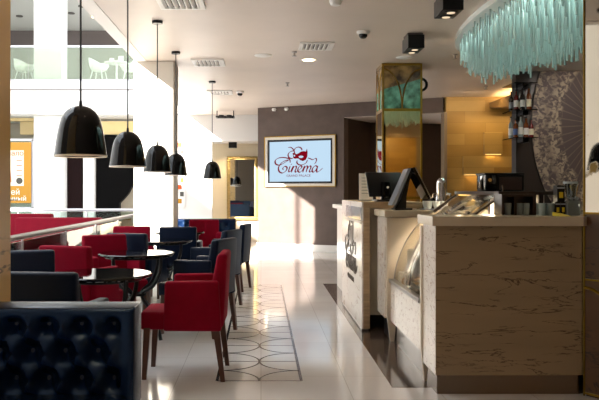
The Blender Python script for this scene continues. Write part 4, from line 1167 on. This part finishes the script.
def bar_shelf(z, lab):
    t = thing('wall_shelf', lab, 'shelf', (3.72, 10.86, z), 0, 'bottle shelves on the dark wall')
    B(0, 0.34, 0, 0.54, -0.012, 0).build('board', M['black_gloss'], t, 0)
    for x in (0.23, 0.31):
        B(x, x + 0.02, 0.3, 0.54, -0.05, -0.012).build('bracket', M['black_metal'], t, 0)
bar_shelf(2.90, 'thin empty shelf at the top left of the dark bar wall')
bar_shelf(2.50, 'upper bottle shelf on the left end of the dark bar wall')
bar_shelf(2.09, 'lower bottle shelf on the left end of the dark bar wall')
def bottle(x, y, z, h, cg, label_m, lab):
    t = thing('bottle', lab, 'bottle', (x, y, z), 0, 'bottles on the bar shelves')
    r = 0.034
    MB().lathe([(0, 0), (r, 0), (r, h * 0.58), (r * 0.85, h * 0.66), (r * 0.36, h * 0.76), (r * 0.34, h * 0.93), (0, h * 0.93)], 18).build('glass', cg, t)
    MB().cyl((0, 0, h * 0.93), (0, 0, h), r * 0.40, n=12).build('cap', M['black_plastic'], t)
    MB().cyl((0, 0, h * 0.14), (0, 0, h * 0.46), r * 1.02, n=18, cap=False).build('paper_label', label_m, t)
BG = {'amber': mat('amber_bottle', (120, 56, 16), 0.08), 'dark': mat('dark_bottle', (14, 16, 14), 0.08), 'red': mat('red_bottle', (96, 20, 18), 0.08),
      'clear': mat('clear_bottle', (150, 160, 160), 0.08), 'green': mat('green_bottle', (24, 44, 26), 0.08)}
up = [('red', 'paper', 'red'), ('dark', 'paper', 'dark'), ('amber', 'poster_pale', 'amber'), ('dark', 'greyplate', 'grey-labelled dark'), ('green', 'poster_pale', 'green'), ('clear', 'greyplate', 'clear')]
for k, (g, l, nm) in enumerate(up):
    bottle(3.775 + (k % 3) * 0.095, 10.95 + 0.22 * (k // 3), 2.50, 0.30 + 0.02 * (k % 3), BG[g], M[l], '%s bottle on the upper bar shelf, %s row' % (nm, 'front' if k < 3 else 'back'))
lo = [('amber', 'blue_label', 'blue-labelled amber'), ('clear', 'paper', 'clear white-labelled'), ('amber', 'paper', 'amber white-labelled'), ('red', 'poster_pale', 'red'), ('clear', 'paper', 'clear white-labelled'), ('dark', 'poster_pale', 'dark'), ('amber', 'poster_pale', 'pale-labelled amber'), ('red', 'paper', 'white-labelled red')]
for k, (g, l, nm) in enumerate(lo):
    bottle(3.765 + (k % 4) * 0.078, 10.95 + 0.2 * (k // 4), 2.09, 0.28 + 0.025 * ((k * 2) % 3), BG[g], M[l], '%s bottle on the lower bar shelf, %s row' % (nm, 'front' if k < 4 else 'back'))

# ------------------------------------------------------------------ chandelier
o = thing('chandelier', 'large oval chandelier of hanging teal glass rods over the bar', 'chandelier', (2.81, 7.5, HC))
EA, EB = 0.60, 2.2
mb = MB(); n = 64
ring = lambda s, z: [mb.bm.verts.new((EA * s * math.cos(2 * PI * i / n), EB * (1 - (1 - s) * EA / EB) * math.sin(2 * PI * i / n), z)) for i in range(n)]
r0 = ring(1.02, 0); r1 = ring(1.02, -0.055); r2 = ring(0.97, -0.065)
for A, Bq in ((r0, r1), (r1, r2)):
    for i in range(n): j = (i + 1) % n; mb.bm.faces.new((A[i], A[j], Bq[j], Bq[i]))
mb.bm.faces.new(r2)
mb.build('ceiling_plate', M['coolplate'], o)
sp = 0.102; rods = []
for a in range(-40, 41):
    for b in range(-45, 46):
        x = a * sp + (sp / 2 if b % 2 else 0); y = b * sp * 0.866
        if (x / EA) ** 2 + (y / EB) ** 2 < 0.90:
            e = 1 - ((x / EA) ** 2 + (y / EB) ** 2)
            L = 0.12 + 0.30 * min(1, e * 1.9) + random.uniform(-0.08, 0.08)
            rods.append((x + random.uniform(-.008, .008), y + random.uniform(-.01, .01), L))
def rodgeo(mb, x, y, L): mb.cyl((x, y, -0.065 - L), (x, y, -0.064), 0.0105, n=6)
vis = sorted([r for r in rods if r[1] > -1.25 and (2.77 + r[0]) / (7.5 + r[1]) < 0.43], key=lambda r: r[1])
solo = vis[:100]; sset = set(solo)
for k, r in enumerate(solo):
    mb = MB(); rodgeo(mb, *r); mb.build('glass_rod', M['rod_pale' if k % 3 == 0 else 'rod'], o, 40)
mb = MB()
for r in rods:
    if r not in sset: rodgeo(mb, *r)
q = mb.build('glass_rods', M['rod'], o, 40); q['kind'] = 'stuff'

# ------------------------------------------------------------------ light
def area(name, loc, rot, sx, sy, e, col, spread=None):
    l = bpy.data.lights.new(name, 'AREA'); l.shape = 'RECTANGLE'; l.size = sx; l.size_y = sy; l.energy = e; l.color = lin(col)[:3]
    if spread: l.spread = spread
    ob = bpy.data.objects.new(name, l); COL.objects.link(ob); ob.location = loc; ob.rotation_euler = rot; return ob
def spot(name, loc, e, col, ang_=80, r=0.04):
    l = bpy.data.lights.new(name, 'SPOT'); l.energy = e; l.color = lin(col)[:3]; l.spot_size = math.radians(ang_); l.spot_blend = 0.6; l.shadow_soft_size = r
    ob = bpy.data.objects.new(name, l); COL.objects.link(ob); ob.location = loc; return ob
sun = bpy.data.lights.new('sun', 'SUN'); sun.energy = 17.0; sun.angle = math.radians(0.8); sun.color = (1.0, 0.96, 0.90)
so = bpy.data.objects.new('sun', sun); COL.objects.link(so)
so.rotation_euler = Vector((1.0, 1.644, -0.75)).to_track_quat('-Z', 'Y').to_euler()
W = bpy.data.worlds.new('sky'); sc.world = W; W.use_nodes = True
bg = W.node_tree.nodes['Background']; bg.inputs[0].default_value = (0.86, 0.93, 1.0, 1); bg.inputs[1].default_value = 2.6
spot('spot_gold_column', (1.80, 8.75, 2.93), 25, (255, 214, 160), 90)
spot('spot_chandelier', (1.76, 6.95, 2.93), 25, (255, 214, 160), 90)
spot('downlight', (0.67, 10.4, HC - 0.02), 20, (255, 220, 170), 110)
area('chandelier_light', (2.81, 7.5, HC - 0.07), (0, 0, 0), 0.9, 3.6, 22, (220, 255, 248))
area('cove_light', (4.9, 13.8, 3.05), (PI, 0, 0), 0.8, 1.2, 5, (255, 216, 150))
area('shelf_light', (4.6, 14.2, 2.80), (0, 0, 0), 1.2, 0.15, 3, (255, 220, 160))
area('ledge_light', (4.54, 14.42, 2.0), (0, 0, 0), 0.3, 0.06, 0.35, (255, 206, 130))
area('ledge_light_low', (4.25, 14.42, 1.60), (0, 0, 0), 0.5, 0.06, 0.5, (255, 206, 130))
area('wood_wall_fill', (4.3, 13.7, HC - 0.02), (math.radians(25), 0, 0), 1.6, 0.1, 7, (255, 228, 180))  # added fill without a fixture, evens out the wood wall
for x, y in ((-1.0, 2.5), (-0.3, 3.6)):
    spot('near_fill', (x, y, HC - 0.02), 12, (255, 222, 180), 130)  # added fill, no fixtures: brightens the near pillar and tufted sofa
spot('niche_lamp', (-0.7, 18.4, 2.36), 30, (255, 226, 180), 150)
ml = spot('mural_fill', (4.7, 9.6, HC - 0.02), 34, (255, 240, 224), 95)  # added spot without a fixture, brightens the mural
ml.rotation_euler = (Vector((5.2, 11.4, 1.9)) - Vector((4.7, 9.6, HC))).to_track_quat('-Z', 'Y').to_euler()
spot('rear_panel_fill', (4.5, -2.6, HC - 0.02), 75, (255, 226, 170), 120).rotation_euler = (math.radians(-50), 0, 0)  # added lamp out of view, lights the panel seen in the mirror
area('showcase_light', (1.69, 5.75, 1.255), (0, 0, 0), 0.08, 1.1, 9, (255, 240, 216))

# ------------------------------------------------------------------ camera
cam = bpy.data.cameras.new('camera'); co = bpy.data.objects.new('camera', cam); COL.objects.link(co)
co.location = (0, 0, 1.3); co.rotation_euler = (PI / 2, 0, 0)
cam.sensor_width = 36; cam.lens = 740 * 36 / 599
cam.shift_x = 38.5 / 599; cam.shift_y = -9 / 599
cam.clip_start = 0.05; cam.clip_end = 200
sc.camera = co
vs = sc.view_settings
vs.view_transform = 'Standard'; vs.look = 'None'; vs.gamma = 1; vs.exposure = 1.0; vs.use_curve_mapping = False
sc.cycles.use_denoising = True
sc.cycles.max_bounces = 8; sc.cycles.transparent_max_bounces = 24; sc.cycles.caustics_reflective = False; sc.cycles.caustics_refractive = False
